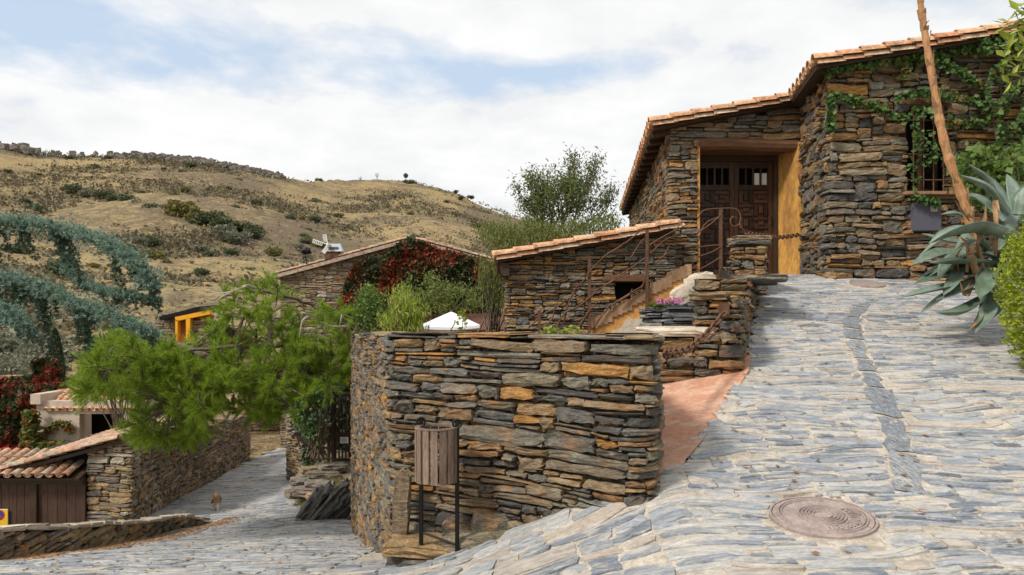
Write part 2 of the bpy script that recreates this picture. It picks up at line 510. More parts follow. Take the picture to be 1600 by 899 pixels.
def pave_material():
    m, nt, b, out = new_mat('paving_slate'); N = NT(nt)
    tc = N.n('ShaderNodeTexCoord').outputs['Object']; rnd = N.n('ShaderNodeNewGeometry').outputs['Random Per Island']
    off = N.n('ShaderNodeCombineXYZ'); N.l(N.math('MULTIPLY', rnd, 31.0), off.inputs[0]); N.l(N.math('MULTIPLY', rnd, 17.0), off.inputs[1])
    p = N.vmath('ADD', tc, off.outputs[0])
    base = N.ramp(rnd, [(0, (.17, .192, .225)), (.2, (.255, .275, .30)), (.36, (.345, .35, .352)), (.5, (.235, .258, .292)), (.64, (.40, .395, .38)), (.76, (.36, .32, .28)), (.82, (.30, .32, .345)), (.93, (.42, .36, .30))], 'CONSTANT')
    lay = N.noise(N.scale(p, (1, 5, 5)), 8, 7, .75, .5); fine = N.noise(N.scale(p, (1, 3, 3)), 38, 4, .75)
    wash = N.noise(N.scale(tc, (1, 3.2, 1)), 3.2, 8, .78, .5)
    c = N.mix(1.0, base, N.math('MULTIPLY', N.maprange(lay, .3, .7, .6, 1.4), N.maprange(fine, .3, .7, .75, 1.3)), 'MULTIPLY')
    c = N.mix(N.maprange(wash, .485, .6, 0, .8), c, (.56, .51, .44))
    N.l(c, b.inputs['Base Color']); b.inputs['Roughness'].default_value = .6; b.inputs['Specular IOR Level'].default_value = .4
    N.l(N.bump(N.math('ADD', lay, N.math('MULTIPLY', fine, .5)), .6, .025), b.inputs['Normal'])
    return m


M['pave'] = pave_material()
M['mortar'] = simple_mat('lime_mortar', (.50, .445, .37), .9, .4, 9, bump=.8, col2=(.33, .28, .22), dist=.02)
M['terracotta_path'] = simple_mat('terracotta_concrete', (.48, .245, .155), .88, .3, 4, bump=.5, col2=(.55, .34, .235), thr=(.45, .6))
M['tile'] = stone_mat('clay_tile', [(0, (.55, .29, .16)), (.2, (.64, .39, .23)), (.42, (.60, .33, .18)), (.6, (.68, .48, .31)), (.78, (.52, .24, .12)), (.9, (.62, .43, .27))],
                      rust=.25, rustcol=(.22, .13, .08), stretch=(1, 1, 1), bump=.15, light=(.62, .52, .36), lightamt=.3)
M['tile_old'] = stone_mat('weathered_tile', [(0, (.42, .23, .14)), (.25, (.48, .31, .20)), (.5, (.38, .28, .20)), (.75, (.46, .25, .15)), (.9, (.32, .23, .16))],
                          rust=.3, rustcol=(.16, .11, .08), stretch=(1, 1, 1), bump=.2, light=(.50, .46, .36), lightamt=.5)
M['wood_dark'] = simple_mat('dark_wood', (.055, .03, .018), .6, .4, 4, (6, 6, 1), .3)
M['wood_door'] = simple_mat('carved_wood', (.06, .026, .012), .45, .5, 6, (4, 4, 1), .3, col2=(.03, .014, .008), island=.6)
M['wood_beam'] = simple_mat('beam_wood', (.17, .085, .042), .75, .4, 3, (1, 6, 6), .5, col2=(.10, .05, .028))
M['wood_grey'] = simple_mat('weathered_slats', (.22, .155, .115), .85, .4, 4, (7, 7, 1), .5, col2=(.13, .085, .06), island=.2)
M['wood_garage'] = simple_mat('stained_planks', (.075, .04, .026), .7, .35, 3, (8, 8, 1), .3, island=.2)
M['ochre'] = simple_mat('ochre_plaster', (.54, .285, .07), .9, .4, 5, (1, 1, .35), .5, col2=(.30, .145, .045))
M['orange_plaster'] = simple_mat('orange_plaster', (.56, .29, .085), .9, .3, 3, bump=.2, col2=(.46, .22, .07))
M['limewash'] = simple_mat('cream_lime', (.56, .49, .385), .9, .2, 5, bump=.5, col2=(.47, .39, .29), dist=.03)
M['brown_tile'] = simple_mat('brown_tile', (.27, .15, .08), .75, .35, 7, bump=.2, col2=(.34, .22, .13), island=.25)
M['iron'] = simple_mat('rusty_iron', (.11, .055, .035), .7, .4, 14, bump=.3, col2=(.17, .085, .045), metal=.3)
M['iron_black'] = simple_mat('black_iron', (.014, .013, .013), .55, .3, 10, bump=.1, metal=.4)
M['iron_cast'] = simple_mat('cast_iron_cover', (.40, .32, .29), .55, .3, 9, bump=.4, col2=(.28, .225, .205), metal=.2)
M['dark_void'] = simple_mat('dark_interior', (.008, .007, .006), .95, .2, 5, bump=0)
M['soil'] = simple_mat('soil', (.16, .115, .07), .95, .4, 6, bump=.6, col2=(.10, .085, .045), dist=.04)
M['beige'] = simple_mat('beige_render', (.52, .43, .34), .9, .15, 1.2, bump=.15, col2=(.44, .36, .29))
M['white_cloth'] = simple_mat('white_canvas', (.80, .81, .84), .8, .06, 3, bump=.05)
M['white_paint'] = simple_mat('white_paint', (.78, .77, .74), .6, .1, 6, bump=.05)
M['metal_grey'] = simple_mat('painted_metal', (.105, .105, .135), .45, .12, 3, bump=.05, spec=.4)
M['yellow_sign'] = simple_mat('yellow_enamel', (.80, .50, .02), .4, .05, 3, bump=0)
M['blue_sign'] = simple_mat('blue_enamel', (.03, .06, .25), .4, .05, 3, bump=0)
M['red_sign'] = simple_mat('red_enamel', (.55, .03, .02), .4, .05, 3, bump=0)
M['glass_slot'] = simple_mat('grille_pane', (.10, .11, .12), .15, .1, 3, bump=0, spec=.6)
M['bark'] = simple_mat('grey_bark', (.17, .125, .09), .9, .4, 6, (3, 3, 1), .6, dist=.03)
M['bark_pale'] = simple_mat('bare_twig', (.42, .36, .29), .9, .3, 8, bump=.2)
M['stalk'] = simple_mat('dry_stalk', (.44, .235, .105), .8, .35, 5, (4, 4, .6), .5, col2=(.30, .14, .06), dist=.02)
M['dry_leaf'] = simple_mat('dry_leaf', (.36, .22, .11), .85, .35, 6, bump=.3, col2=(.24, .14, .07))
M['agave'] = simple_mat('agave_leaf', (.165, .22, .175), .5, .3, 2.5, (1, 1, 1), .2, col2=(.075, .115, .065), spec=.5)
M['pine'] = leaf_mat('pine_needle', [(0, (.075, .15, .012)), (.45, (.19, .31, .02)), (.8, (.34, .45, .04)), (1, (.48, .55, .08))], .4)
M['cedar'] = leaf_mat('cedar_needle', [(0, (.105, .185, .13)), (.5, (.215, .325, .25)), (1, (.43, .535, .44))], .2)
M['cedar_hang'] = leaf_mat('cedar_hanging_needle', [(0, (.035, .06, .035)), (.5, (.06, .10, .06)), (1, (.10, .155, .105))], .1)  # darker green for the hanging strands than for the boughs
M['thuja'] = leaf_mat('golden_conifer', [(0, (.12, .17, .012)), (.5, (.27, .33, .022)), (1, (.44, .47, .05))], .35)
M['olive'] = leaf_mat('slender_leaf', [(0, (.085, .115, .035)), (.6, (.13, .17, .05)), (1, (.21, .24, .09))], .35)
M['willow'] = leaf_mat('drooping_leaf', [(0, (.10, .14, .03)), (1, (.20, .23, .06))], .35)
M['ivy'] = leaf_mat('ivy_leaf', [(0, (.035, .085, .02)), (.5, (.07, .14, .035)), (1, (.14, .21, .06))], .25, .45,
                    patch=[(0, (.22, .05, .025)), (.5, (.16, .11, .03)), (1, (.30, .08, .03))], patch_scale=1.1, thr=(.6, .68))
M['vine_leaf'] = leaf_mat('yellow_vine_leaf', [(0, (.16, .22, .03)), (.6, (.30, .36, .05)), (1, (.44, .44, .10))], .35)
M['redvine'] = leaf_mat('red_creeper', [(0, (.018, .032, .014)), (.5, (.035, .055, .02)), (.85, (.08, .085, .03)), (1, (.16, .08, .03))], .25, .5,
                        patch=[(0, (.17, .018, .012)), (.5, (.27, .035, .018)), (.8, (.22, .09, .03)), (1, (.36, .07, .03))], patch_scale=.75, thr=(.50, .60))
M['redvine2'] = leaf_mat('crimson_creeper', [(0, (.025, .05, .02)), (1, (.06, .09, .03))], .25, .5,
                         patch=[(0, (.15, .02, .02)), (.6, (.25, .03, .02)), (1, (.38, .08, .03))], patch_scale=.5, thr=(.47, .58))
M['cypress'] = leaf_mat('cypress_leaf', [(0, (.02, .045, .02)), (1, (.05, .085, .04))], .15)
M['grass'] = leaf_mat('bright_grass', [(0, (.16, .24, .03)), (.5, (.30, .37, .05)), (1, (.45, .44, .12))], .4)
M['greens'] = leaf_mat('garden_leaf', [(0, (.05, .10, .02)), (.5, (.10, .17, .035)), (1, (.20, .26, .06))], .35)
M['scrub'] = leaf_mat('hill_scrub', [(0, (.095, .095, .055)), (.3, (.14, .11, .075)), (.5, (.13, .13, .07)), (.75, (.20, .16, .10)), (1, (.24, .21, .12))], .15, .8)
M['bush'] = leaf_mat('hill_bush', [(0, (.05, .07, .03)), (.5, (.085, .105, .05)), (1, (.13, .15, .07))], .2, .7)
M['bush_y'] = leaf_mat('yellow_bush', [(0, (.11, .11, .03)), (1, (.22, .20, .06))], .2, .7)
M['bush_g'] = leaf_mat('grey_bush', [(0, (.14, .145, .10)), (1, (.24, .24, .17))], .2, .7)
M['pink'] = leaf_mat('pink_petal', [(0, (.55, .12, .34)), (1, (.78, .36, .60))], .3)
M['crag'] = stone_mat('crag_rock', [(0, (.13, .115, .10)), (.4, (.18, .16, .135)), (.7, (.23, .205, .17)), (.9, (.11, .10, .085))], rust=.15, stretch=(1, 1, 1))
M['boulder'] = stone_mat('slate_outcrop', [(0, (.15, .14, .125)), (.3, (.19, .18, .165)), (.6, (.13, .125, .115)), (.8, (.21, .19, .16))], rust=.25, rustcol=(.12, .12, .06), stretch=(1, 2, 6), bump=.8)
M['fur'] = None


def hill_material():
    m, nt, b, out = new_mat('dry_hillside'); N = NT(nt)
    tc = N.n('ShaderNodeTexCoord').outputs['Object']
    big = N.noise(tc, .018, 5, .62, .8); mid = N.noise(tc, .085, 6, .72, .6); fine = N.noise(tc, .45, 6, .78, .4); vf = N.noise(tc, 2.2, 4, .75)
    c = N.ramp(mid, [(.3, (.22, .155, .085)), (.45, (.33, .235, .12)), (.6, (.44, .325, .165)), (.75, (.32, .23, .125))])
    mk = N.math('ADD', N.math('MULTIPLY', big, .5), N.math('MULTIPLY', fine, .5))
    c = N.mix(N.maprange(mk, .455, .53, 0, .85), c, (.14, .108, .078))
    g = N.math('ADD', N.math('MULTIPLY', mid, .55), N.math('MULTIPLY', vf, .45))
    c = N.mix(N.maprange(g, .5, .6, 0, .55), c, (.15, .155, .065))
    c = N.mix(1.0, c, N.maprange(vf, .32, .68, .45, 1.45), 'MULTIPLY')
    N.l(c, b.inputs['Base Color']); b.inputs['Roughness'].default_value = .95; b.inputs['Specular IOR Level'].default_value = .1
    N.l(N.bump(N.math('ADD', fine, N.math('MULTIPLY', vf, .3)), .6, 1.5), b.inputs['Normal'])
    return m


M['hill'] = hill_material()


# ------------------------------------------------------------------ foliage helpers
def unit(v): return v / (np.linalg.norm(v, axis=-1, keepdims=True) + 1e-9)


def leaves(mb, C, size, aspect=1.7, bias=None, bw=0.0, axis=None, aw=0.0, rng=RNG, mi=0):
    """diamond leaves at C; bias = preferred normal, axis = preferred long axis"""
    C = np.asarray(C, float); n = len(C)
    if n == 0: return
    nr = unit(rng.normal(0, 1, (n, 3)))
    if bias is not None: nr = unit(nr * (1 - bw) + np.asarray(bias) * bw)
    a = unit(rng.normal(0, 1, (n, 3)))
    if axis is not None: a = unit(a * (1 - aw) + np.asarray(axis) * aw)
    a = unit(a - (a * nr).sum(1, keepdims=True) * nr)
    b = np.cross(nr, a)
    s = np.asarray(size) * rng.uniform(.65, 1.3, n); s = s[:, None]
    v = np.stack([C - a * s * .5, C + b * s * .5 / aspect + a * s * .05 + nr * s * .07, C + a * s * .5, C - b * s * .5 / aspect + a * s * .05 + nr * s * .07], 1)
    mb.add(v.reshape(-1, 3), np.arange(4 * n).reshape(n, 4), mi)


def needles(mb, C, A, n_each, length, width, spread=.8, rng=RNG, mi=0):
    C = np.repeat(np.asarray(C, float), n_each, 0); A = np.repeat(np.asarray(A, float), n_each, 0)
    n = len(C)
    d = unit(A + spread * unit(rng.normal(0, 1, (n, 3))))
    l = length * rng.uniform(.6, 1.15, n)[:, None]
    s = unit(np.cross(d, rng.normal(0, 1, (n, 3)))) * width * .5
    b = C + rng.normal(0, length * .06, (n, 3))
    v = np.stack([b - s, b + s, b + d * l], 1)
    mb.add(v.reshape(-1, 3), np.arange(3 * n).reshape(n, 3), mi)


def inpoly(px, py, poly):
    poly = np.asarray(poly, float); c = np.zeros(np.shape(px), bool); j = len(poly) - 1
    for i in range(len(poly)):
        xi, yi = poly[i]; xj, yj = poly[j]
        t = ((yi > py) != (yj > py)) & (px < (xj - xi) * (py - yi) / (yj - yi + 1e-12) + xi)
        c ^= t; j = i
    return c


def sample_poly(poly, n, rng=RNG):
    poly = np.asarray(poly, float); lo, hi = poly.min(0), poly.max(0); out = np.zeros((0, 2))
    while len(out) < n:
        q = rng.uniform(lo, hi, (n * 2, 2)); out = np.concatenate([out, q[inpoly(q[:, 0], q[:, 1], poly)]])
    return out[:n]


def blob_pts(c, r, n, rng=RNG, shell=.35):
    d = unit(rng.normal(0, 1, (n, 3))); t = rng.uniform(0, 1, n) ** shell
    return np.asarray(c) + d * t[:, None] * np.asarray(r)


# ------------------------------------------------------------------ ground, hills
RID = np.array([(-700, 230, 260), (-200, 212, 260), (0, 224, 260), (60, 236, 262), (110, 240, 262), (240, 241, 265), (330, 251, 270), (430, 271, 280), (480, 284, 290),
                (540, 287, 320), (600, 281, 335), (650, 284, 340), (720, 304, 330), (790, 332, 320), (900, 370, 300), (1100, 405, 280), (1900, 430, 270)], float)


def hill_z(x, y):
    x = np.asarray(x, float); y = np.asarray(y, float)
    d = np.maximum(y, 1e-3); r = np.hypot(x, y)
    front = y > .25 * np.abs(x)
    px = np.where(front, CX + F * x / np.maximum(d, .25 * np.abs(x) + 1e-3), 0)
    rid = np.interp(px, RID[:, 0], RID[:, 1]); D = np.interp(px, RID[:, 0], RID[:, 2])
    rz = (HOR - rid) / F * D + EYE
    t = np.clip((d - 46) / (D - 46), 0, 1)
    shape = .72 * t + .28 * t ** 2 + .05 * np.sin(t * 9 + px * .004) * t * (1 - t) * 2
    z = -4.3 + (rz + 4.3) * shape
    z = np.where(d > D, rz - (d - D) * .10, z)
    zb = -4.3 + 0.02 * np.maximum(r - 46, 0)
    return np.where(front, z, zb)


def ground_z(x, y):
    x = np.asarray(x, float); y = np.asarray(y, float); r = np.hypot(x, y)
    xr = np.interp(y, _xry, _xrx)
    s = np.clip((x - xr + .1) / .9, 0, 1)
    near = np.where(y < 5.0, H(x, y) - .35, (Lz(y) - .45) * (1 - s) + (Rz(y) - .3) * s)
    t = np.clip((r - 40) / 8, 0, 1)
    return near * (1 - t) + hill_z(x, y) * t


def build_ground():
    mb = MB()
    az = np.concatenate([np.radians(np.linspace(-180, -42, 40)), np.radians(np.linspace(-41.5, 41.5, 330)), np.radians(np.linspace(42, 180, 40))])
    rr = np.concatenate([np.linspace(.01, 40, 70), np.linspace(41, 60, 14), np.geomspace(62, 420, 130), np.geomspace(440, 2500, 14)])
    A, Rr = np.meshgrid(az, rr)
    X, Y = Rr * np.sin(A), Rr * np.cos(A)
    Z = ground_z(X, Y)
    nz = np.zeros_like(Z)
    fx, fy, fr = X.ravel(), Y.ravel(), Rr.ravel()
    nn = nz.ravel()
    for k in np.nonzero((fr > 48) & (fr < 500))[0]:
        w = min(1, (fr[k] - 48) / 40)
        nn[k] = w * (mnoise.fractal((fx[k] * .02, fy[k] * .02, 0), 1, 2, 4) * 2.2 + mnoise.noise((fx[k] * .16, fy[k] * .16, 3)) * .45 + mnoise.noise((fx[k] * .4, fy[k] * .4, 7)) * .25)
    Z = Z + nz
    mb.add(np.stack([X, Y, Z], -1).reshape(-1, 3), grid_faces(len(az), len(rr))[:, ::-1])
    o = mb.build('ground', M['hill'], smooth=True)
    structure(o)
    return Z


build_ground()

# scrub cover on the hillside (uncountable) and single bushes
def hill_pt(px, t):
    D = np.interp(px, RID[:, 0], RID[:, 2]); d = 46 + t * (D - 46)
    x = (px - CX) / F * d
    return np.stack([x, d, hill_z(x, d)], -1)


def scrub():
    rng = np.random.default_rng(5); mb = MB()
    n = 62000
    px = rng.uniform(-250, 1000, n); t = rng.uniform(.02, 1.0, n)
    p = hill_pt(px, t)
    f = np.array([mnoise.fractal((q[0] * .035, q[1] * .035, 2.2), 1, 2, 3) for q in p])
    k = .7 * f + rng.normal(0, .3, n) > .06
    p = p[k]; s = rng.uniform(.35, 1.05, len(p)) ** 1.4
    m = 7
    C = np.repeat(p, m, 0) + rng.normal(0, 1, (len(p) * m, 3)) * np.repeat(s, m)[:, None] * [.6, .6, .3] + np.repeat(s, m)[:, None] * [0, 0, .1]
    leaves(mb, C, np.repeat(s, m) * .75, 1.2, rng=rng)
    structure(mb.build('scrub', M['scrub']), 'stuff')


scrub()


def make_bush(name, m, seed, n=1100, leaf=.17):
    rng = np.random.default_rng(seed); mb = MB()
    for k in range(7):
        c = rng.uniform(-.55, .55, 3) * [1, 1, 0] + [0, 0, rng.uniform(.25, .6)]
        leaves(mb, blob_pts(c, [.5, .5, .42], n // 7, rng), leaf, 1.4, rng=rng)
    o = mb.build(name, m)
    return o


hb = [make_bush('hillside_bush', M['bush'], 21), make_bush('hillside_bush', M['bush_y'], 22), make_bush('hillside_bush', M['bush_g'], 23)]
cl = [('large yellow green bush in the middle of the hillside bush row', 275, 345, 1, 5.0)]
spots = []
rngb = np.random.default_rng(8)
for (px, py, kind, s) in [(40, 318, 0, 1.4), (55, 325, 0, 1.2), (12, 270, 0, 1.3), (110, 300, 0, 2.6), (135, 307, 2, 2.2), (160, 310, 0, 2.6), (178, 318, 0, 2.3), (200, 322, 0, 2.8), (215, 327, 2, 2.6),
                          (240, 332, 0, 2.6), (278, 343, 1, 4.4), (300, 350, 1, 3.2), (312, 352, 0, 3.2), (330, 352, 0, 3), (350, 358, 0, 3.2), (375, 362, 0, 2.8), (395, 365, 0, 2.4), (350, 372, 2, 2.8), (372, 378, 2, 2.6), (392, 372, 0, 2.2),
                          (238, 385, 0, 1.8), (190, 400, 0, 2.0), (25, 398, 0, 2.0), (90, 425, 0, 2.2), (235, 408, 1, 2.2), (232, 378, 0, 1.2), (310, 392, 2, 1.6), (360, 400, 0, 1.4), (370, 330, 0, 1.5), (450, 345, 0, 1.6), (480, 382, 0, 1.4), (497, 388, 1, 1.6), (425, 400, 1, 1.8), (180, 340, 0, 1.4),
                          (605, 288, 0, 1.6), (697, 318, 0, 1.4), (720, 312, 0, 1.6), (735, 308, 0, 1.8), (712, 302, 0, 1.4), (640, 289, 0, 2.6), (633, 286, 0, 1.6), (498, 285, 0, 1.8), (590, 284, 0, 1.2), (565, 283, 0, 1.0), (60, 330, 0, 1.3), (110, 250, 0, 1.8), (170, 250, 0, 1.6), (300, 262, 0, 2.0), (50, 560, 2, 3.0), (18, 575, 2, 2.6), (85, 570, 2, 2.0), (12, 590, 2, 2.2), (60, 590, 0, 1.6)]:
    spots.append((px, py, kind, s))
for i in range(60):
    spots.append((rngb.uniform(0, 780), None, int(rngb.integers(0, 3)), rngb.uniform(.8, 1.7)))
used = [False] * 3
lab = ['dark green bush', 'yellow green bush', 'pale grey bush']
for i, (px, py, kind, s) in enumerate(spots):
    if py is None: tt = rngb.uniform(.1, .97)
    else:
        ts = np.linspace(0, 1, 400); q = hill_pt(np.full(400, px), ts)
        yy = HOR - F * (q[:, 2] - EYE) / q[:, 1]
        tt = ts[int(np.argmin(np.abs(yy - py)))]
    p = hill_pt(np.array([px]), np.array([tt]))[0]
    yy = HOR - F * (p[2] - EYE) / p[1]
    o = hb[kind] if not used[kind] else hb[kind].copy()
    if used[kind]: COL.objects.link(o)
    used[kind] = True
    o.location = p + [0, 0, -.1 * s]; o.rotation_euler = (0, 0, rngb.uniform(0, 6.28)); o.scale = (s * 1.15, s * 1.15, s * rngb.uniform(.85, 1.15))
    tag(o, lab[kind] + ' among the scattered shrubs of the dry hillside', 'bush', 'bushes scattered on the dry hillside')

# crags along the left ridge
mb = MB(); rng = np.random.default_rng(31)
for k in range(800):
    px = rng.choice([rng.uniform(-150, 60), rng.uniform(170, 440), rng.uniform(250, 440), rng.uniform(60, 240)], p=[.2, .4, .3, .1])
    p = hill_pt(np.array([px]), np.array([rng.uniform(.955, 1.0)]))[0]
    s = rng.uniform(.3, 1.05) * (1.5 if px < 60 else 1)
    A = Matrix.Rotation(rng.uniform(-.5, .5), 3, 'Z') @ Matrix.Rotation(rng.uniform(-.15, .15), 3, 'Y')
    box(mb, p + [0, 0, s * .25], s * rng.uniform(.8, 2.2), s, s * rng.uniform(.7, 1.6), np.array(A), jit=.16 * s)
structure(mb.build('rocky_ridge', M['crag']))

# small trees on the skyline
for i, (px, h, kind, labl) in enumerate([(563, 3.0, 0, 'tiny bare tree at left on the far hilltop skyline'), (589, 4.0, 0, 'tiny bare tree in the middle of the far hilltop skyline'), (634, 4.2, 1, 'small dark tree on the far hilltop beside a low bush')]):
    p = hill_pt(np.array([px]), np.array([.985]))[0]
    t = thing('hilltop_tree', labl, 'tree', p)
    mb = MB(); tube(mb, [p, p + [0.1, 0, h * .45], p + [.3, 0, h * .8]], [.14, .1, .04], 5)
    for k in range(5): tube(mb, [p + [0, 0, h * .4], p + [random.uniform(-1, 1), 0, h * random.uniform(.7, 1)]], [.06, .02], 4)
    mb.build('trunk', M['bark'], t)
    mb = MB(); leaves(mb, blob_pts(p + [0, 0, h * .72], [1.1, 1.1, 1.2], 60 if kind == 0 else 350), .3 if kind == 0 else .45, 1.4); mb.build('crown', M['bush'] if kind else M['bush_g'], t)

# ------------------------------------------------------------------ paving
def smoothH(X, Y): return H(X, Y)


def trim_stones(R):
    """cut the paving back to the edge of the manhole covers and the drain slabs"""
    vm = (R[:, 2] + R[:, 3]) / 2
    def cut(R, c, h, on):
        hit = on & (R[:, 1] > c - h) & (R[:, 0] < c + h)
        left = (R[:, 0] + R[:, 1]) / 2 < c
        R[:, 1] = np.where(hit & left, np.minimum(R[:, 1], c - h), R[:, 1]); R[:, 0] = np.where(hit & ~left, np.maximum(R[:, 0], c + h), R[:, 0])
        return R
    for (mx, my, mr) in MANH:
        dv = np.maximum(np.abs(vm - my) - (R[:, 3] - R[:, 2]) * .35, 0)
        R = cut(R, mx, np.sqrt(np.maximum(mr * mr - dv * dv, 0)), dv < mr)
    R = cut(R, np.interp(vm, GUT[:, 1], GUT[:, 0]), .10, (vm > GUT[0, 1]) & (vm < GUT[-1, 1]))
    return R[R[:, 1] - R[:, 0] > .05]


GUT = np.array([(2.42, 4.45), (2.75, 5.2), (3.05, 6.0), (3.4, 7.0), (3.8, 8.1), (4.25, 9.2), (4.95, 10.3)])
MANH = [(1.745, 4.14, .31), (5.6, 11.6, .3)]


def in_path(x, y):   # terracotta side path cuts into the paving
    return (y > 4.9) & (y < 7.2) & (x < np.interp(y, _xry, _xrx) - .02) & (x > -2)


def pave(name, rects, sheet_x, sheet_y, keep):
    mb = MB(); rng = np.random.default_rng(len(name) * 7)
    for (x0, x1, y0, y1, Lr, Hr, seed) in rects:
        rg = np.random.default_rng(seed)
        R = pack(x1 - x0, y0, y1, Lr, Hr, rg, .03)
        R[:, :2] += x0
        uc, vc = (R[:, 0] + R[:, 1]) / 2, (R[:, 2] + R[:, 3]) / 2
        k = keep(uc, vc) & (np.abs(uc) < vc * .75 + 1.5)
        k &= rg.random(len(R)) > .03
        R = R[k]
        ym = (R[:, 2] + R[:, 3]) / 2; ed = np.interp(ym, _xry, _xrx) + .02
        cl = (ym > 4.92) & (ym < 7.3) & (R[:, 0] < ed) & (R[:, 1] > .95)
        R[:, 0] = np.where(cl, ed, R[:, 0]); R = trim_stones(R)
        u, v, w, f = stone_verts(R, rg, (.007, .017), .05, (.0, .007), .0032, True, taper=.5, shear=.06, rnd=.007, tilt=.003)
        v = warp_v(u, v, .035, seed) + .02 * np.sin(u * 7 + v * 3)
        if x1 > 5: u = np.where((v > 4.9) & (v < 7.3), np.maximum(u, np.interp(v, _xry, _xrx) + .012 * np.sin(v * 23) + .01), u)
        mb.add(np.stack([u, v, H(u, v) + w], -1).reshape(-1, 3), f, 0)
    grid_sheet(mb, sheet_x, sheet_y, H, 1, keep)
    structure(mb.build(name, [M['pave'], M['mortar']]))


def keep_ramp(x, y):
    xr = np.interp(y, _xry, _xrx)
    return np.where((y > 4.9) & (x > .93), x > xr - .0, np.where(y < 5.75, x > -1.32, x > xr))


def keep_road(x, y):
    xl = np.interp(y, _xly, _xlx)
    left = np.where(y < 14.3, -16 - 0 * y, -8.9 - .02 * y)
    return (x < np.where(y < 5.75, -1.28, xl + .25)) & (x > left)


pave('ramp', [(-1.3, .8, 2.2, 5.7, (.16, .42), (.09, .24), 13), (.8, 9, 2.2, 6.2, (.14, .7), (.035, .12), 3), (.9, 9.5, 6.2, 13.6, (.16, .85), (.04, .13), 4)],
     np.linspace(-1.3, 12, 134), np.linspace(-8, 15, 231), keep_ramp)
pave('road', [(-8, -1.3, 3.2, 8.2, (.14, .6), (.04, .12), 5), (-14, -.9, 8.2, 16, (.2, .8), (.07, .18), 6), (-11, -1.5, 16, 30, (.25, 1.0), (.12, .3), 7)],
     np.linspace(-16, -.5, 156), np.linspace(-8, 44, 521), keep_road)

# drain line of long slabs
mb = MB(); rng = np.random.default_rng(77)
gs = spline(GUT, 60); gl = np.concatenate([[0], np.cumsum(np.linalg.norm(np.diff(gs, axis=0), axis=1))])
s = 0.0
while s < gl[-1] - .2:
    L = rng.uniform(.3, .85); e = min(s + L, gl[-1])
    ss = np.linspace(s + rng.uniform(.005, .03), e - rng.uniform(.005, .05), 6); w = rng.uniform(.07, .115)
    c = np.stack([np.interp(ss, gl, gs[:, 0]), np.interp(ss, gl, gs[:, 1])], 1)
    T = unit(np.gradient(c, axis=0)); Nn = np.stack([T[:, 1], -T[:, 0]], 1)
    rows = []
    for o_, dz in ((-1, -.05), (-1, .006), (-.5, .010), (.5, .009), (1, .005), (1, -.05)):
        q = c + Nn * o_ * w + rng.normal(0, .015, c.shape) * (abs(o_) > .9)
        q[0] += T[0] * rng.uniform(-.02, .03) * 1; q[-1] += T[-1] * rng.uniform(-.03, .01)
        rows.append(np.column_stack([q, H(q[:, 0], q[:, 1]) + dz]))
    v = np.stack(rows, 0).reshape(-1, 3)
    mb.add(v, grid_faces(6, 6))
    n0 = mb.n - 36
    s = e
structure(mb.build('gutter', stone_mat('gutter_slate', [(0, (.20, .215, .235)), (.5, (.26, .27, .28)), (.8, (.22, .235, .255))], rust=.05, stretch=(6, 1, 6), light=(.5, .46, .38), lightamt=.4)))

# terracotta side path
mb = MB()
ys = np.linspace(4.75, 7.6, 30); ts = np.linspace(0, 1, 14)
V = []
for y in ys:
    xr = float(np.interp(y, _xry, _xrx)) + .06
    x0 = min(xr - .05, .75 if y > 5.15 else .9)
    for t in ts:
        x = xr + (x0 - xr) * t
        V.append((x, y, Rz(y) + .016 - .26 * min(1.3, xr - x) - (.0 if y > 4.86 else .03)))
mb.add(np.array(V), grid_faces(len(ts), len(ys))[:, ::-1])
structure(mb.build('path', M['terracotta_path']))

# garden terrace between the road and the ramp
mb = MB()
xs = np.linspace(-3.2, 2.2, 28); ys = np.linspace(5.6, 14.4, 45)
def keep_gar(x, y):
    return (x > np.interp(y, _xly, _xlx) + .3) & (x < np.interp(y, _xry, _xrx) - .35) & ((y > 7.3) | (x < -.0))
grid_sheet(mb, xs, ys, lambda X, Y: 1.2 + .04 * np.sin(X * 3) + .05 * np.sin(Y * 2) - .03 * np.maximum(Y - 9, 0), 0, keep_gar)
structure(mb.build('garden_soil', M['soil']))


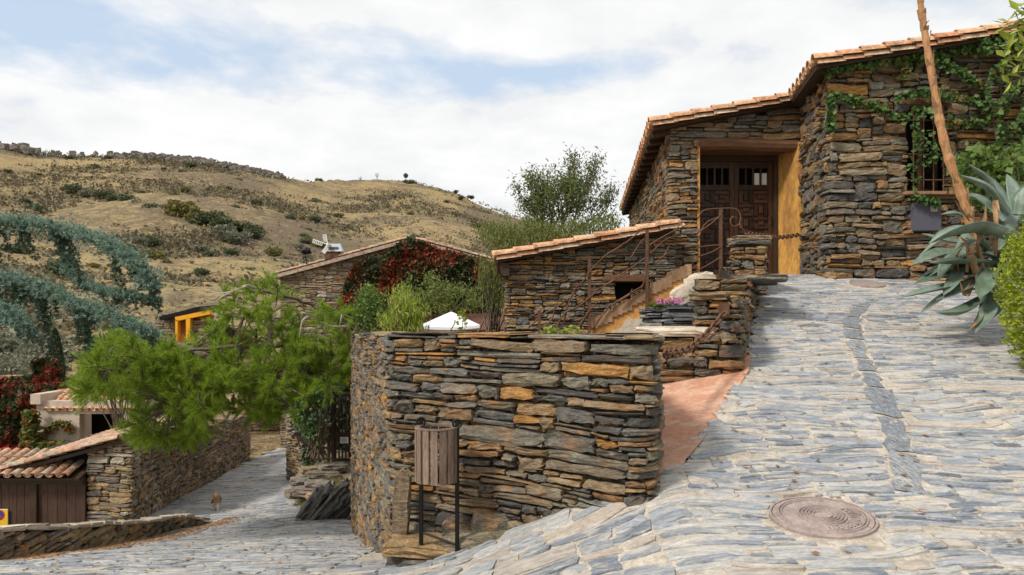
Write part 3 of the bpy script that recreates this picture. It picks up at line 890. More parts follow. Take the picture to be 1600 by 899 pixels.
# ------------------------------------------------------------------ manhole covers
def manhole(px_name, x, y, r, rings, label, letters):
    dzx = (float(H(x + .2, y)) - float(H(x - .2, y))) / .4; dzy = (float(H(x, y + .2)) - float(H(x, y - .2))) / .4
    c = np.array([x, y, float(H(x, y)) + .016])
    ex = unit(np.array([1, 0, dzx])); ey = unit(np.array([0, 1, dzy]) - np.dot(np.array([0, 1, dzy]), ex) * ex); ez = np.cross(ex, ey)
    t = thing('manhole_cover', label, 'manhole cover', c)
    def lathe(prof, m, name):
        mb = MB(); n = 64; th = np.arange(n) / n * 2 * np.pi
        V = []
        for (rr, zz) in prof:
            V.append(c + rr * (np.cos(th)[:, None] * ex + np.sin(th)[:, None] * ey) + zz * ez)
        V = np.concatenate(V); f = []
        for i in range(len(prof) - 1):
            for j in range(n): f.append([i * n + j, i * n + (j + 1) % n, (i + 1) * n + (j + 1) % n, (i + 1) * n + j])
        mb.add(V, np.array(f), 0)
        return mb.build(name, m, t, smooth=False)
    lathe([(r * 1.07, -.04), (r * 1.07, .006), (r * 1.02, .006), (r * 1.02, -.02)], M['iron_cast'], 'frame')
    prof = [(r * 1.005, -.02), (r * 1.0, .004), (r * .94, .004)]
    if rings:
        for q in (.88, .82): prof += [(r * (q + .025), .004), (r * (q + .014), .015), (r * (q - .010), .015), (r * (q - .02), .004)]
        for q in (.47, .40, .33, .26, .19): prof += [(r * (q + .02), .004), (r * (q + .010), .016), (r * (q - .010), .016), (r * (q - .02), .004)]
    prof += [(r * .1, .004), (r * .08, .008), (.001, .008)]
    lathe(prof, M['iron_cast'], 'lid')
    if letters:
        mb = MB()
        for a in np.radians(np.concatenate([np.linspace(-95, -32, 8), np.linspace(-12, 22, 4)])):
            p = c + r * .65 * (math.cos(a) * ex + math.sin(a) * ey) + .008 * ez
            rad = math.cos(a) * ex + math.sin(a) * ey; tan = np.cross(ez, rad)
            for k in (-1, 1): box(mb, p + tan * .012 * k * r / .3, r * .17, .008 * r / .3, .01, [rad, tan, ez])
            box(mb, p + rad * random.choice([-.03, 0, .03]), .01, .024, .01, [rad, tan, ez])
        mb.build('raised_lettering', M['iron_cast'], t)


manhole('m', 1.745, 4.14, .265, True, 'large round rusty manhole cover with concentric rings set in the slate ramp', True)
manhole('m', 5.6, 11.6, .24, False, 'small plain rusty manhole cover at the top of the ramp', False)

# ------------------------------------------------------------------ curved front wall
W_PTS = [(-2.95, 13.6), (-2.45, 11.3), (-1.55, 8.0), (-1.05, 6.1), (-.93, 5.62), (-.5, 5.42), (.2, 4.99), (.58, 4.69), (.75, 4.53), (.88, 4.53), (.97, 4.75), (1.02, 5.3), (1.0, 6.6)]
PW = Path(W_PTS, .16)
def w_bot(u):
    x, y = PW.at(np.asarray(u, float), .03); return H(x, y) - .1
def w_top(u):
    x, y = PW.at(np.asarray(u, float), 0.)
    return EYE - .10 - .022 * np.clip(y - 5.6, 0, 9) + .018 * np.sin(np.asarray(u) * 3.1)
mb = MB()
masonry(mb, PW, w_bot, w_top, (.12, .60), (.026, .12), (-.010, .022), seed=12, thick=.38, warp=.006, rough=.0065, tilt=.009)
o = mb.build('stone_wall', [M['stone'], M['mortar_dark']], loc=(0, 5.3, .2))
tag(o, 'tall curved dry stone wall standing between the road and the ramp behind the wooden bin', 'stone wall')

# ledge stones at the foot of the wall under the bin
mb = MB(); rng = np.random.default_rng(4)
masonry(mb, [(-.86, 5.22), (-.42, 5.05), (-.1, 4.98)], lambda u: -.42 + .1 * np.asarray(u), lambda u: .03 + .18 * np.asarray(u), (.2, .5), (.06, .14), (0, .05), seed=44, thick=.45, warp=.01)
for i, (x, y, z, sx, sy, sz, a, ry) in enumerate([(-.62, 5.22, .06, .5, .36, .08, .1, .05), (-.24, 5.14, .13, .44, .3, .10, .3, -.1), (-.80, 5.36, .30, .11, .10, .5, .1, .06), (-.10, 5.22, .20, .34, .2, .20, -.2, .1), (-.5, 5.1, -.04, .5, .3, .1, .15, 0), (-.36, 5.3, .16, .26, .2, .09, 0, .1)]):
    rock(mb, (x, y, z), sx, sy, sz, i * 3.7 + 1, -a, ry)
o = mb.build('stone_ledge', [M['stone'], M['mortar_dark']], loc=(-.5, 5.2, 0))
tag(o, 'rough low stone ledge at the foot of the curved wall carrying the bin posts', 'ledge')

# fallen leaves and grit along the road edges
rng = np.random.default_rng(17); mb = MB(); C = []
for k in range(2600):
    y = rng.uniform(7.2, 15); x = np.interp(y, [6.2, 7.8, 10, 12.5, 14.7], [-6.45, -5.4, -5.6, -5.75, -5.85]) + abs(rng.normal(0, .22))
    C.append((x, y, float(H(x, y)) + .02))
for k in range(420):
    y = rng.uniform(4.2, 22); x = rng.uniform(-1.2 * y * .62, -1.0 - (y - 5.5) * .22 if y > 5.5 else -1.0); C.append((x, y, float(H(x, y)) + .022))
for k in range(260):
    y = rng.uniform(3.6, 13); x = np.interp(y, _xry, _xrx) + abs(rng.normal(0, 1.8)); C.append((x, y, float(H(x, y)) + .02))
leaves(mb, np.array(C), .045, 1.5, np.array([0, 0, 1.]), .8, rng=rng)
structure(mb.build('leaf_litter', leaf_mat('fallen_leaf', [(0, (.12, .06, .03)), (.5, (.26, .13, .06)), (1, (.36, .22, .10))], 0, .9)), 'stuff')

# ------------------------------------------------------------------ bin
bc = P(682, 712, 5.02)
t = thing('litter_bin', 'cylindrical weathered wooden slat litter bin hung between two black iron posts', 'litter bin', (bc[0], bc[1], .12))
br, bt, bb = .138, P(682, 668, 5.02)[2], P(682, 752, 5.02)[2]
mb = MB(); ns = 15
for k in range(ns):
    a = k / ns * 2 * math.pi + .1
    rad = np.array([math.cos(a), math.sin(a), 0]); tan = np.array([-math.sin(a), math.cos(a), 0])
    box(mb, np.array([bc[0], bc[1], (bt + bb) / 2 + random.uniform(-.004, .004)]) + rad * br, .016, 2 * math.pi * br / ns - .009, bt - bb, [rad, tan, [0, 0, 1]], bev=.003)
mb.build('slat_barrel', M['wood_grey'], t)
mb = MB(); th = np.linspace(0, 2 * math.pi, 40)
for z in (bt - .045, bb + .045):
    n = len(th); prof = [(br - .012, -.015), (br - .012, .015), (br - .02, .015), (br - .02, -.015)]
    V = np.concatenate([np.stack([bc[0] + q * np.cos(th), bc[1] + q * np.sin(th), np.full(n, z + w)], 1) for q, w in prof])
    f = [[i * n + j, i * n + j + 1, ((i + 1) % 4) * n + j + 1, ((i + 1) % 4) * n + j] for i in range(4) for j in range(n - 1)]
    mb.add(V, np.array(f))
V = np.concatenate([[[bc[0], bc[1], bb + .02]], np.stack([bc[0] + (br - .02) * np.cos(th), bc[1] + (br - .02) * np.sin(th), np.full(40, bb + .02)], 1)])
mb.add(V, np.array([[0, i, i + 1] for i in range(1, 40)]))
mb.build('inner_liner', M['iron_black'], t)
mb = MB()
prof = [(br - .022, bt - .01), (br - .022, bt + .006), (br + .012, bt + .006), (br + .012, bt - .004)]
V = np.concatenate([np.stack([bc[0] + q * np.cos(th), bc[1] + q * np.sin(th), np.full(40, z)], 1) for q, z in prof])
mb.add(V, np.array([[i * 40 + j, i * 40 + j + 1, (i + 1) * 40 + j + 1, (i + 1) * 40 + j] for i in range(3) for j in range(39)]))
mb.build('rim', M['wood_grey'], t)
lx, rx_ = P(657, 0, 5.06)[0], P(714, 0, 4.98)[0]
for (x, y, z0) in ((lx, 5.10, .03), (rx_, 5.0, -.02)):
    mb = MB(); box(mb, (x, y, (bt + .05 + z0) / 2), .028, .028, bt + .05 - z0, bev=.004)
    lg = mb.build('post', M['iron_black'], t)
    mb = MB(); a = np.linspace(0, 2 * math.pi, 17)
    tube(mb, np.stack([x + .028 * np.cos(a), np.full(17, y - .012), bt + .03 + .028 * np.sin(a)], 1), .008, 6, caps=False)
    r_ = mb.build('ring', M['iron_black'], lg if False else t)
mb = MB(); tube(mb, [(lx, 5.1, .19), (rx_, 5.0, .13)], .008, 6); mb.build('crossbar', M['iron_black'], t)
mb = MB(); tube(mb, [(lx, 5.1, bb - .01), (rx_, 5.0, bb - .01)], .01, 6); mb.build('crossbar', M['iron_black'], t)

# ------------------------------------------------------------------ stepped parapet along the ramp
def xr_(y): return float(np.interp(y, _xry, _xrx))
mb = MB()
rz = lambda y: float(Rz(y))
zA = EYE + .21
masonry(mb, [(.35, 7.66), (1.15, 7.42), (1.78, 7.22)], .3, EYE - .16, (.16, .55), (.04, .12), seed=51, thick=.35)
masonry(mb, [(1.78, 7.22), (2.17, 7.02), (xr_(8.6) - .02, 8.6), (xr_(8.6) - .4, 8.75), (1.78, 7.5)], .4, zA, (.14, .5), (.04, .14), seed=52, thick=.2, r=.06)
yb = 8.62
masonry(mb, [(xr_(yb) - .62, yb + .12), (xr_(yb) - .03, yb), (xr_(10.7) - .03, 10.7), (xr_(10.7) - .6, 10.8), (xr_(yb) - .62, yb + .2)], .9, EYE + .50, (.16, .55), (.045, .15), seed=53, thick=.22, r=.05)
masonry(mb, [(3.28, 10.92), (3.30, 10.78), (3.74, 10.76), (3.76, 11.2), (3.3, 11.22), (3.28, 10.92)], 1.6, EYE + 1.06, (.16, .45), (.05, .14), seed=54, thick=.2, r=.03)
masonry(mb, [(xr_(11.1) - .05, 10.75), (xr_(13.2) - .45, 13.2)], 1.7, lambda u: 2.42 + .07 * np.asarray(u), (.2, .6), (.05, .14), seed=57, thick=.3)
for zz, hh, dx in ((EYE + 1.14, .06, .0), (EYE + 1.205, .065, .01)):
    rock(mb, (3.53 + dx, 11.0, zz), .50, .5, hh, zz * 9, .05, amp=.05, round_=.1)
for (a, b, c, sx, sy) in ((1.98, 7.35, zA + .02, .36, .5), (2.36, 8.2, zA + .02, .34, .6), (3.15, 9.3, EYE + .52, .6, .8), (3.35, 10.2, EYE + .52, .6, .8)):
    rock(mb, (a, b, c), sx, sy, .07, a * 7, -.35, amp=.07, round_=.12)
o = mb.build('stone_parapet', [M['stone'], M['mortar_dark']], loc=(2.4, 8, 1.2))
tag(o, 'stepped dry stone parapet with square end pillar along the left edge of the ramp', 'parapet')

# slate planter with white ledge
mb = MB()
masonry(mb, [(1.36, 7.8), (1.42, 7.5), (1.85, 7.33), (2.0, 7.36)], EYE - .1, lambda u: EYE + .12 + .1 * np.clip(np.asarray(u) - .25, 0, .5), (.2, .7), (.025, .06), (-.02, .04), seed=61, thick=.3, tilt=.006, gap=(.001, .007))
o = mb.build('slate_planter', [M['stone_slate'], M['mortar_dark']], loc=(1.6, 7.4, EYE - .1))
tag(o, 'low planter of thin dark slate layers holding the pink flowers', 'planter')
mb = MB()
rock(mb, (1.66, 7.4, EYE - .115), .74, .36, .095, 5, -.32)
o = mb.build('stone_slab', M['limewash'], loc=(1.66, 7.4, EYE - .15)); tag(o, 'cream stone slab ledge below the slate planter', 'slab')
mb = MB()
c = np.array([1.56, 7.52, EYE + .15])
leaves(mb, blob_pts(c, [.16, .10, .05], 200), .04, 1.6); leaves(mb, blob_pts(c + [.04, -.02, .035], [.16, .10, .045], 170), .026, 1.1, mi=1)
o = mb.build('pink_flowers', [M['greens'], M['pink']], loc=c - [0, 0, .05]); tag(o, 'clump of small pink flowers trailing over the slate planter', 'flowers')


# ------------------------------------------------------------------ chains
def chain(label, pts, wire, ll, loc):
    t = thing('iron_chain', label, 'chain', loc)
    p = spline(pts, 200); s = np.concatenate([[0], np.cumsum(np.linalg.norm(np.diff(p, axis=0), axis=1))])
    n = int(s[-1] / (ll * .72))
    base = None
    mb = MB(); a = np.linspace(0, 2 * math.pi, 15)
    loop = np.stack([ll * .5 * np.cos(a) * (1 + .0 * a), ll * .28 * np.sin(a), 0 * a], 1)
    tube(mb, loop, wire, 6, caps=False)
    for k in range(n):
        q = [np.interp((k + .5) / n * s[-1], s, p[:, i]) for i in range(3)]; q2 = [np.interp((k + .6) / n * s[-1], s, p[:, i]) for i in range(3)]
        X = Vector(np.array(q2) - np.array(q)).normalized(); Y = X.cross(Vector((0.1, -.2, 1))).normalized(); Z = X.cross(Y)
        R3 = Matrix((X, Y, Z)).transposed() @ Matrix.Rotation((k % 2) * 1.35 + .3, 3, 'X')
        if base is None: base = o = mb.build('link', M['iron'], smooth=True)
        else: o = base.copy(); COL.objects.link(o)
        o.parent = t; o.matrix_local = Matrix.Translation(Vector(q) - Vector(loc)) @ R3.to_4x4()
    return t


pa_, pb_ = P(1133, 488, 6.98), P(1038, 553, 5.6)
ch = chain('heavy rusty chain drooping from the parapet to the curved wall over the side path', [pa_, P(1105, 520, 6.7), P(1075, 545, 6.2), P(1050, 552, 5.85), pb_], .011, .105, pb_)
mb = MB(); box(mb, pa_ + [0, .03, .03], .10, .03, .12, bev=.006)
mb.build('mounting_plate', M['iron'], ch)
ch2 = chain('thin iron chain stretched from the pillar top to the house wall across the doorway', [P(1166, 366, 11.0), P(1195, 369, 11.8), P(1220, 371, 12.6), P(1250, 367, 13.2)], .009, .13, P(1166, 366, 11.0))


# ------------------------------------------------------------------ roofs of barrel tiles
def roof_tiles(mb, A, S, Cx, slope_len, cross_len, sp=.25, tl=.44, rad=.095, seed=1, mi=0, jit=.008):
    """A lower corner, S unit vector up the slope, Cx unit vector along the eave"""
    rng = np.random.default_rng(seed)
    A, S, Cx = np.array(A, float), np.array(S, float), np.array(Cx, float)
    S = unit(S); Cx = unit(Cx); Nn = unit(np.cross(Cx, S)); Nn = Nn if Nn[2] > 0 else -Nn
    th = np.linspace(0, np.pi, 8)
    def tile(r0, r1, L, up):
        out = []
        sg = 1 if up else -1
        for (s, r, q) in ((0, r0, 0), (L, r1, 0), (0, r0 - .016, 1), (L, r1 - .016, 1)):
            out.append(np.stack([-np.cos(th) * r, np.full(8, s), sg * np.sin(th) * r * .82], 1))
        return np.concatenate(out)
    f = []
    for j in range(7):
        f += [[j, j + 1, 8 + j + 1, 8 + j], [16 + j, 24 + j, 24 + j + 1, 16 + j + 1], [j, 16 + j, 16 + j + 1, j + 1]]
    f += [[0, 8, 24, 16], [7, 23, 31, 15]]
    f = np.array(f)
    verge = rad > .105
    nc, nk = int(cross_len / sp) + 1, int(slope_len / (tl - .07)) + 1
    for up in (True, False):
        T = tile(rad, rad * .84, tl, True) if up else tile(rad * .9, rad * 1.0, tl, False)
        for c in range(nc if up else nc - 1):
            cc = c * sp + (0 if up else sp / 2)
            for k in range(nk):
                s0 = k * (tl - .07) + rng.normal(0, jit)
                tilt = .05
                v = T.copy(); v[:, 2] += (0.05 if up else .075) + (tl - v[:, 1]) * tilt * .9
                a = rng.normal(0, .02); v[:, 0] += v[:, 1] * a + rng.normal(0, jit)
                w = A + (s0 + v[:, 1])[:, None] * S + (cc + v[:, 0])[:, None] * Cx + v[:, 2][:, None] * Nn
                mb.add(w, f, mi)
                if verge and up and c == 0: mb.add(w + Nn * -.085 + Cx * .03 + S * rng.normal(.05, .02), f, mi)


def slab(mb, A, S, Cx, sl, cl, th=.05, mi=0, lift=0.0):
    A, S, Cx = np.array(A, float), unit(np.array(S, float)), unit(np.array(Cx, float))
    Nn = unit(np.cross(Cx, S)); Nn = Nn if Nn[2] > 0 else -Nn
    c = A + S * sl / 2 + Cx * cl / 2 + Nn * (lift - th / 2)
    box(mb, c, sl, cl, th, [S, Cx, Nn], mi)


# ------------------------------------------------------------------ main stone house
HO = P(1160, 430, 14.2)
house = thing('stone_house', 'large dry stone house with carved double door and clay tile roof above the ramp', 'house', (HO[0], HO[1], HO[2]))
YF = 14.0
xA, xJ, xW = P(1045, 0, YF)[0], P(1090, 0, YF)[0], P(1249, 0, YF)[0]
zT = float(EYE + (500 - 430) / F * YF)            # threshold
zL = float(EYE + (500 - 233) / F * YF)            # underside of lintel
slope = .184
r0 = np.array([2.58, 13.72, EYE + 3.62])
def main_top(x): return r0[2] + (x - r0[0]) * slope - .02
mb = MB()
side = [(3.92, 24.6), (xA, YF)]
Ls = math.hypot(side[0][0] - side[1][0], side[0][1] - side[1][1])
path = Path([(3.92, 24.6), (xA, YF), (xW + .02, YF)], .04)
def topf(u):
    x, y = path.at(np.asarray(u, float), 0.)
    return np.where(np.asarray(u) < Ls, main_top(xA) - .05, main_top(x) - .03)
uJ = Ls + (xJ - xA)
masonry(mb, path, 1.0, topf, (.18, .75), (.045, .17), (-.02, .04), holes=[(uJ, path.U + .2, zT - .3, zL + .17), (Ls - 3.6, Ls - 3.15, 3.2, 4.2), (Ls - 1.9, Ls - 1.6, 3.3, 4.1)], seed=71, thick=.45, back_face=False, r=.04)
for (a, b, z0, z1) in ((Ls - 3.7, Ls - 3.05, 3.1, 4.3), (Ls - 2.0, Ls - 1.5, 3.2, 4.2)):
    x0, y0 = path.at(np.array([a, b]), np.array([-.2, -.2]))
    mb.add([[x0[0], y0[0], z0], [x0[1], y0[1], z0], [x0[1], y0[1], z1], [x0[0], y0[0], z1]], [[0, 1, 2, 3]], 2)
mb.build('wall', [M['stone_house'], M['mortar_dark'], M['dark_void']], house)

# rear and inner shell so the house is closed
mb = MB()
mb.add([[3.95, 24.6, 0], [11, 24.6, 0], [11, 24.6, 5.2], [3.95, 24.6, 5.2], [11, 14, 0], [11, 14, 5.2], [3.95, 24.6, 5.2]], [[0, 1, 2, 3], [1, 4, 5, 2]])
mb.build('rear_wall', M['stone_house'], house)

# wing
xC = 5.165; YW = 12.0
wl = math.hypot(xW - xC, 2.0)
wp = Path([(xW + .02, YF + .02), (xC, YW), (10.2, YW)], .07)
wz0 = EYE + 4.05
def wtop(u):
    x, y = wp.at(np.asarray(u, float), 0.)
    return np.where(np.asarray(u) < wl, wz0 - .02, wz0 - .02 + (x - xC) * .172)
wx0, wx1 = P(1418, 0, YW)[0] - xC + wl, P(1476, 0, YW)[0] - xC + wl
wzb, wzt = P(0, 300, YW)[2], P(0, 166, YW)[2]
mb = MB()
masonry(mb, wp, 1.8, wtop, (.16, .66), (.045, .23), (-.03, .05), holes=[(wx0, wx1, wzb, wzt + .12)], seed=83, thick=.45, back_face=False, warp=.01)
mb.build('wall', [M['stone_house'], M['mortar_dark']], house)

# door recess: ochre reveal, jambs, soffit, threshold
YD = 14.62
mb = MB()
prism(mb, [(xW - .22, zT - .2), (xW + .1, zT - .2), (xW + .1, zL + .15), (xW - .22, zL + .15)], YD - .02, YD + .1)
v = np.array([[xW - .012, YF - .03, zT - .2], [xW - .205, YD, zT - .2], [xW + .12, YD, zT - .2], [xW + .12, YF - .03, zT - .2]])
mb.add(np.concatenate([v, v + [0, 0, zL - zT + .33]]), [[0, 1, 5, 4], [1, 2, 6, 5], [2, 3, 7, 6], [3, 0, 4, 7], [3, 2, 1, 0], [4, 5, 6, 7]])
mb.build('door_reveal', M['ochre'], house)
mb = MB(); box(mb, (xJ + .025, YF + .16, (zT + zL) / 2 + .02), .05, .30, zL - zT + .1, bev=.006)
mb.build('door_jamb', M['orange_plaster'], house)
# lintel beam
mb = MB()
lx0, lx1 = P(1083, 0, YF)[0], P(1249, 0, YF)[0]
pts = [((lx0 + (lx1 - lx0) * q), YF + .12, zL + .115 + .02 * math.sin(q * 5)) for q in np.linspace(0, 1, 9)]
tube(mb, pts, [.13, .135, .13, .125, .13, .135, .13, .128, .12], 10)
box(mb, ((lx0 + lx1) / 2, YF + .42, zL + .09), lx1 - lx0 - .02, .36, .16)
mb.build('lintel', M['wood_beam'], house)
mb = MB(); box(mb, ((xJ + xW) / 2, YF + .25, zT - .07), xW - xJ + .1, .85, .12, bev=.015, jit=.006)
mb.build('threshold', M['stone_house'], house)
mb = MB(); box(mb, ((xJ + xW) / 2 - .1, YD + .35, (zT + zL) / 2 + .1), xW - xJ + .5, .1, zL - zT + .8)
mb.build('inner_wall', M['dark_void'], house)

# door
xd0, xd1 = xJ + .02, xW - .2
mb = MB(); fw = .09
for (a, b, c, d) in ((xd0, xd0 + fw, zT, zL + .1), (xd1 - fw, xd1, zT, zL + .1)): box(mb, ((a + b) / 2, YD, (c + d) / 2), b - a, .12, d - c, bev=.006)
box(mb, ((xd0 + xd1) / 2, YD, zL + .0), xd1 - xd0 - 2 * fw, .118, .22, bev=.006)
df = mb.build('door', M['wood_dark'], house); df['_o'] = house['_o']
dw = (xd1 - xd0 - 2 * fw) / 2; zd1 = zL - .11
for s in (0, 1):
    x0 = xd0 + fw + s * dw; mb = MB()
    yq = YD + .02
    zg0, zg1 = zd1 - .46, zd1 - .14
    def bx(a, b, c, d, y, t, bv=.004): box(mb, ((a + b) / 2, y, (c + d) / 2), b - a, t, d - c, bev=bv)
    st = .085
    bx(x0 + .003, x0 + st, zT + .02, zd1, yq, .06); bx(x0 + dw - st, x0 + dw - .003, zT + .02, zd1, yq, .06)
    bx(x0 + st, x0 + dw - st, zT + .02, zT + .16, yq, .058); bx(x0 + st, x0 + dw - st, zd1 - .13, zd1, yq, .058); bx(x0 + st, x0 + dw - st, zg0 - .11, zg0, yq, .058)
    bx(x0 + st, x0 + dw - st, zT + .16, zg0 - .11, yq + .02, .02, 0)
    for k in range(5):
        xx = x0 + st + (dw - 2 * st) * k / 4
        bx(xx - .018, xx + .018, zg0, zg1 + .02, yq, .05)
    # interlocking rectangles
    gx0, gx1, gz0, gz1 = x0 + st, x0 + dw - st, zT + .16, zg0 - .11
    nz = 6; cz = (gz1 - gz0) / nz; cx_ = (gx1 - gx0) / 2
    for r in range(nz):
        for c in range(2):
            a, b = gx0 + c * cx_, gx0 + (c + 1) * cx_; e, g = gz0 + r * cz, gz0 + (r + 1) * cz
            if (r + c) % 2 == 0:
                bx(a + .012, b - .012, e + .012, e + cz * .30, yq - .008, .04); bx(a + .012, b - .012, g - cz * .30, g - .012, yq - .008, .04); bx(a + cx_ * .32, b - cx_ * .32, e + cz * .36, g - cz * .36, yq - .012, .05)
            else:
                bx(a + .012, a + cx_ * .30, e + .012, g - .012, yq - .008, .04); bx(b - cx_ * .30, b - .012, e + .012, g - .012, yq - .008, .04); bx(a + cx_ * .36, b - cx_ * .36, e + cz * .25, g - cz * .25, yq - .012, .05)
    o = mb.build('door_leaf', M['wood_door'], house); o.parent = df
    if s == 1:
        mb = MB(); bx(x0 + st + (dw - 2 * st) * .52, x0 + st + (dw - 2 * st) * .98, zg0 + .0, zg0 + .24, YD + .045, .008, 0)  # daylight through the grille slots, painted as a white plate
        o = mb.build('pane', M['white_paint'], house); o.parent = df
mb = MB(); hx = xd1 - fw - .05
tube(mb, [(hx, YD - .05, zT + 1.0), (hx, YD - .09, zT + 1.03), (hx, YD - .09, zT + 1.17), (hx, YD - .05, zT + 1.2)], .012, 6)
a = np.linspace(0, 2 * math.pi, 15); hx2 = xd0 + fw + dw - .06
tube(mb, np.stack([hx2 + .04 * np.cos(a), np.full(15, YD - .05), zT + 1.1 + .04 * np.sin(a)], 1), .008, 5, caps=False)
o = mb.build('handle', M['iron_black'], house); o.parent = df

# roofs
Sv = unit(np.array([1, 0, slope])); Cm = unit(np.array([1.05, 11.0, 0]))
mb = MB(); roof_tiles(mb, r0 + [0, .05, .0], Sv, Cm, 3.4, 11.0, seed=5, rad=.135, sp=.31, tl=.47)
rf = mb.build('roof', M['tile'], house)
mb = MB(); slab(mb, r0 + [.05, .05, .0], Sv, Cm, 6.0, 11.0, .06)
for k in range(18): 
    q = r0 + Cm * (.35 + k * .62) + [.06, 0, -.09]
    box(mb, q + Sv * .3, .6, .09, .1, [Sv, Cm, np.cross(Sv, Cm)])
mb.build('eave_board', M['wood_dark'], house)
Sw = unit(np.array([1, 0, .172])); Cw = unit(np.array([.36, 2.0, .03]))
w0 = np.array([4.80, 11.70, EYE + 4.06])
mb = MB(); roof_tiles(mb, w0 + [0, .05, 0], Sw, Cw, 5.2, 4.2, seed=6, rad=.13, sp=.30, tl=.46)
mb.build('roof', M['tile'], house)
mb = MB(); slab(mb, w0 + [.05, .05, 0], Sw, Cw, 6.2, 6.0, .06); mb.build('eave_board', M['wood_dark'], house)

# window with iron grille, lintel, sill
mb = MB(); xw0, xw1 = P(1418, 0, YW)[0], P(1476, 0, YW)[0]
box(mb, ((xw0 + xw1) / 2, YW + .34, (wzb + wzt) / 2), xw1 - xw0 + 1.2, .04, wzt - wzb + .9)
win = mb.build('window', M['dark_void'], house); win['_o'] = house['_o']
mb = MB()
for x in (xw0 + .04, (xw0 + xw1) / 2, xw1 - .04): box(mb, (x, YW + .22, (wzb + wzt) / 2), .075, .07, wzt - wzb, bev=.005)
for z in (wzb + .04, wzt - .04): box(mb, ((xw0 + xw1) / 2, YW + .22, z), xw1 - xw0, .066, .075, bev=.005)
o = mb.build('window_frame', M['wood_door'], house); o.parent = win
mb = MB()
for k in range(4): x = xw0 + .06 + (xw1 - xw0 - .12) * k / 3; tube(mb, [(x, YW - .07, wzb - .02), (x, YW - .07, wzt + .05)], .011, 6)
for z in (wzb + .18, (wzb + wzt) / 2 - .1, wzt - .25): tube(mb, [(xw0 - .03, YW - .068, z), (xw1 + .05, YW - .068, z)], .012, 6)
for z in (wzb + .18, wzt - .25):
    for x in (xw0 - .03, xw1 + .05): tube(mb, [(x, YW - .068, z), (x, YW + .06, z)], .011, 6)
o = mb.build('grille', M['iron'], house); o.parent = win
mb = MB(); a, b = P(1398, 0, YW)[0], P(1484, 0, YW)[0]
box(mb, ((a + b) / 2, YW + .13, wzt + .065), b - a, .36, .15, bev=.02, jit=.008); mb.build('lintel', M['wood_beam'], house)
mb = MB(); box(mb, ((xw0 + xw1) / 2 + .02, YW + .06, wzb - .035), xw1 - xw0 + .22, .36, .06, bev=.012); mb.build('window_sill', M['brown_tile'], house)

# meter box
q0, q1 = P(1423, 362, YW), P(1466, 318, YW)
mb = MB(); box(mb, ((q0[0] + q1[0]) / 2, YW - .035, (q0[2] + q1[2]) / 2), q1[0] - q0[0], .12, q1[2] - q0[2], bev=.008)
mbx = thing('meter_box', 'grey painted metal meter box set in the wall below the barred window', 'meter box', ((q0[0] + q1[0]) / 2, YW, q0[2]))
mb.build('cabinet', M['metal_grey'], mbx)
mb = MB(); g = P(1454, 327, YW); box(mb, (g[0], YW - .1, g[2]), .11, .02, .11, bev=.004); mb.build('inspection_window', M['limewash'], mbx)

# ------------------------------------------------------------------ stone outbuilding left of the door
ann = thing('stone_outbuilding', 'low dry stone outbuilding with a sloping clay tile verge beside the staircase', 'outbuilding', (1.2, 13.3, 1.2))
YA = 13.3
x0, x1 = P(790, 0, YA)[0], P(1047, 0, YA)[0]
a0 = np.array([P(771, 0, 13.08)[0], 13.06, EYE + 1.07])
asl = .182
def atop_x(x): return a0[2] + (x - a0[0]) * asl - .03
ap = Path([(x0 + .02, 19.5), (x0, YA), (x1 + .1, YA)], .05)
al = 6.2
def atop(u):
    x, y = ap.at(np.asarray(u, float), 0.)
    return np.where(np.asarray(u) < al, atop_x(x0) - .03, atop_x(x))
q0, q1 = P(960, 467, YA), P(1006, 441, YA)
mb = MB()
masonry(mb, ap, .6, atop, (.14, .58), (.035, .12), (-.018, .034), holes=[(al + q0[0] - x0, al + q1[0] - x0, q0[2], q1[2] + .12)], seed=91, thick=.4, back_face=False)
mb.build('wall', [M['stone_house'], M['mortar_dark']], ann)
mb = MB(); box(mb, ((q0[0] + q1[0]) / 2, YA + .3, (q0[2] + q1[2]) / 2), q1[0] - q0[0] + .6, .04, q1[2] - q0[2] + .3); mb.build('window', M['dark_void'], ann)
mb = MB(); l0 = P(943, 0, YA)[0]; box(mb, ((l0 + q1[0]) / 2 + .02, YA + .12, q1[2] + .065), q1[0] - l0, .34, .13, bev=.015, jit=.006); mb.build('lintel', M['wood_beam'], ann)
Sa = unit(np.array([1, 0, asl]))
mb = MB(); roof_tiles(mb, a0 + [0, .05, 0], Sa, (0, 1, 0), 3.05, 6.3, seed=9, rad=.115, tl=.44, sp=.28)
mb.build('roof', M['tile'], ann)
mb = MB(); slab(mb, a0 + [.04, .05, 0], Sa, (0, 1, 0), 3.2, 6.4, .06)
box(mb, a0 + [.22, .6, -.22], .12, 1.1, .13); box(mb, a0 + [.2, .16, -.16], .16, .16, .22)
mb.build('eave_board', M['wood_dark'], ann)

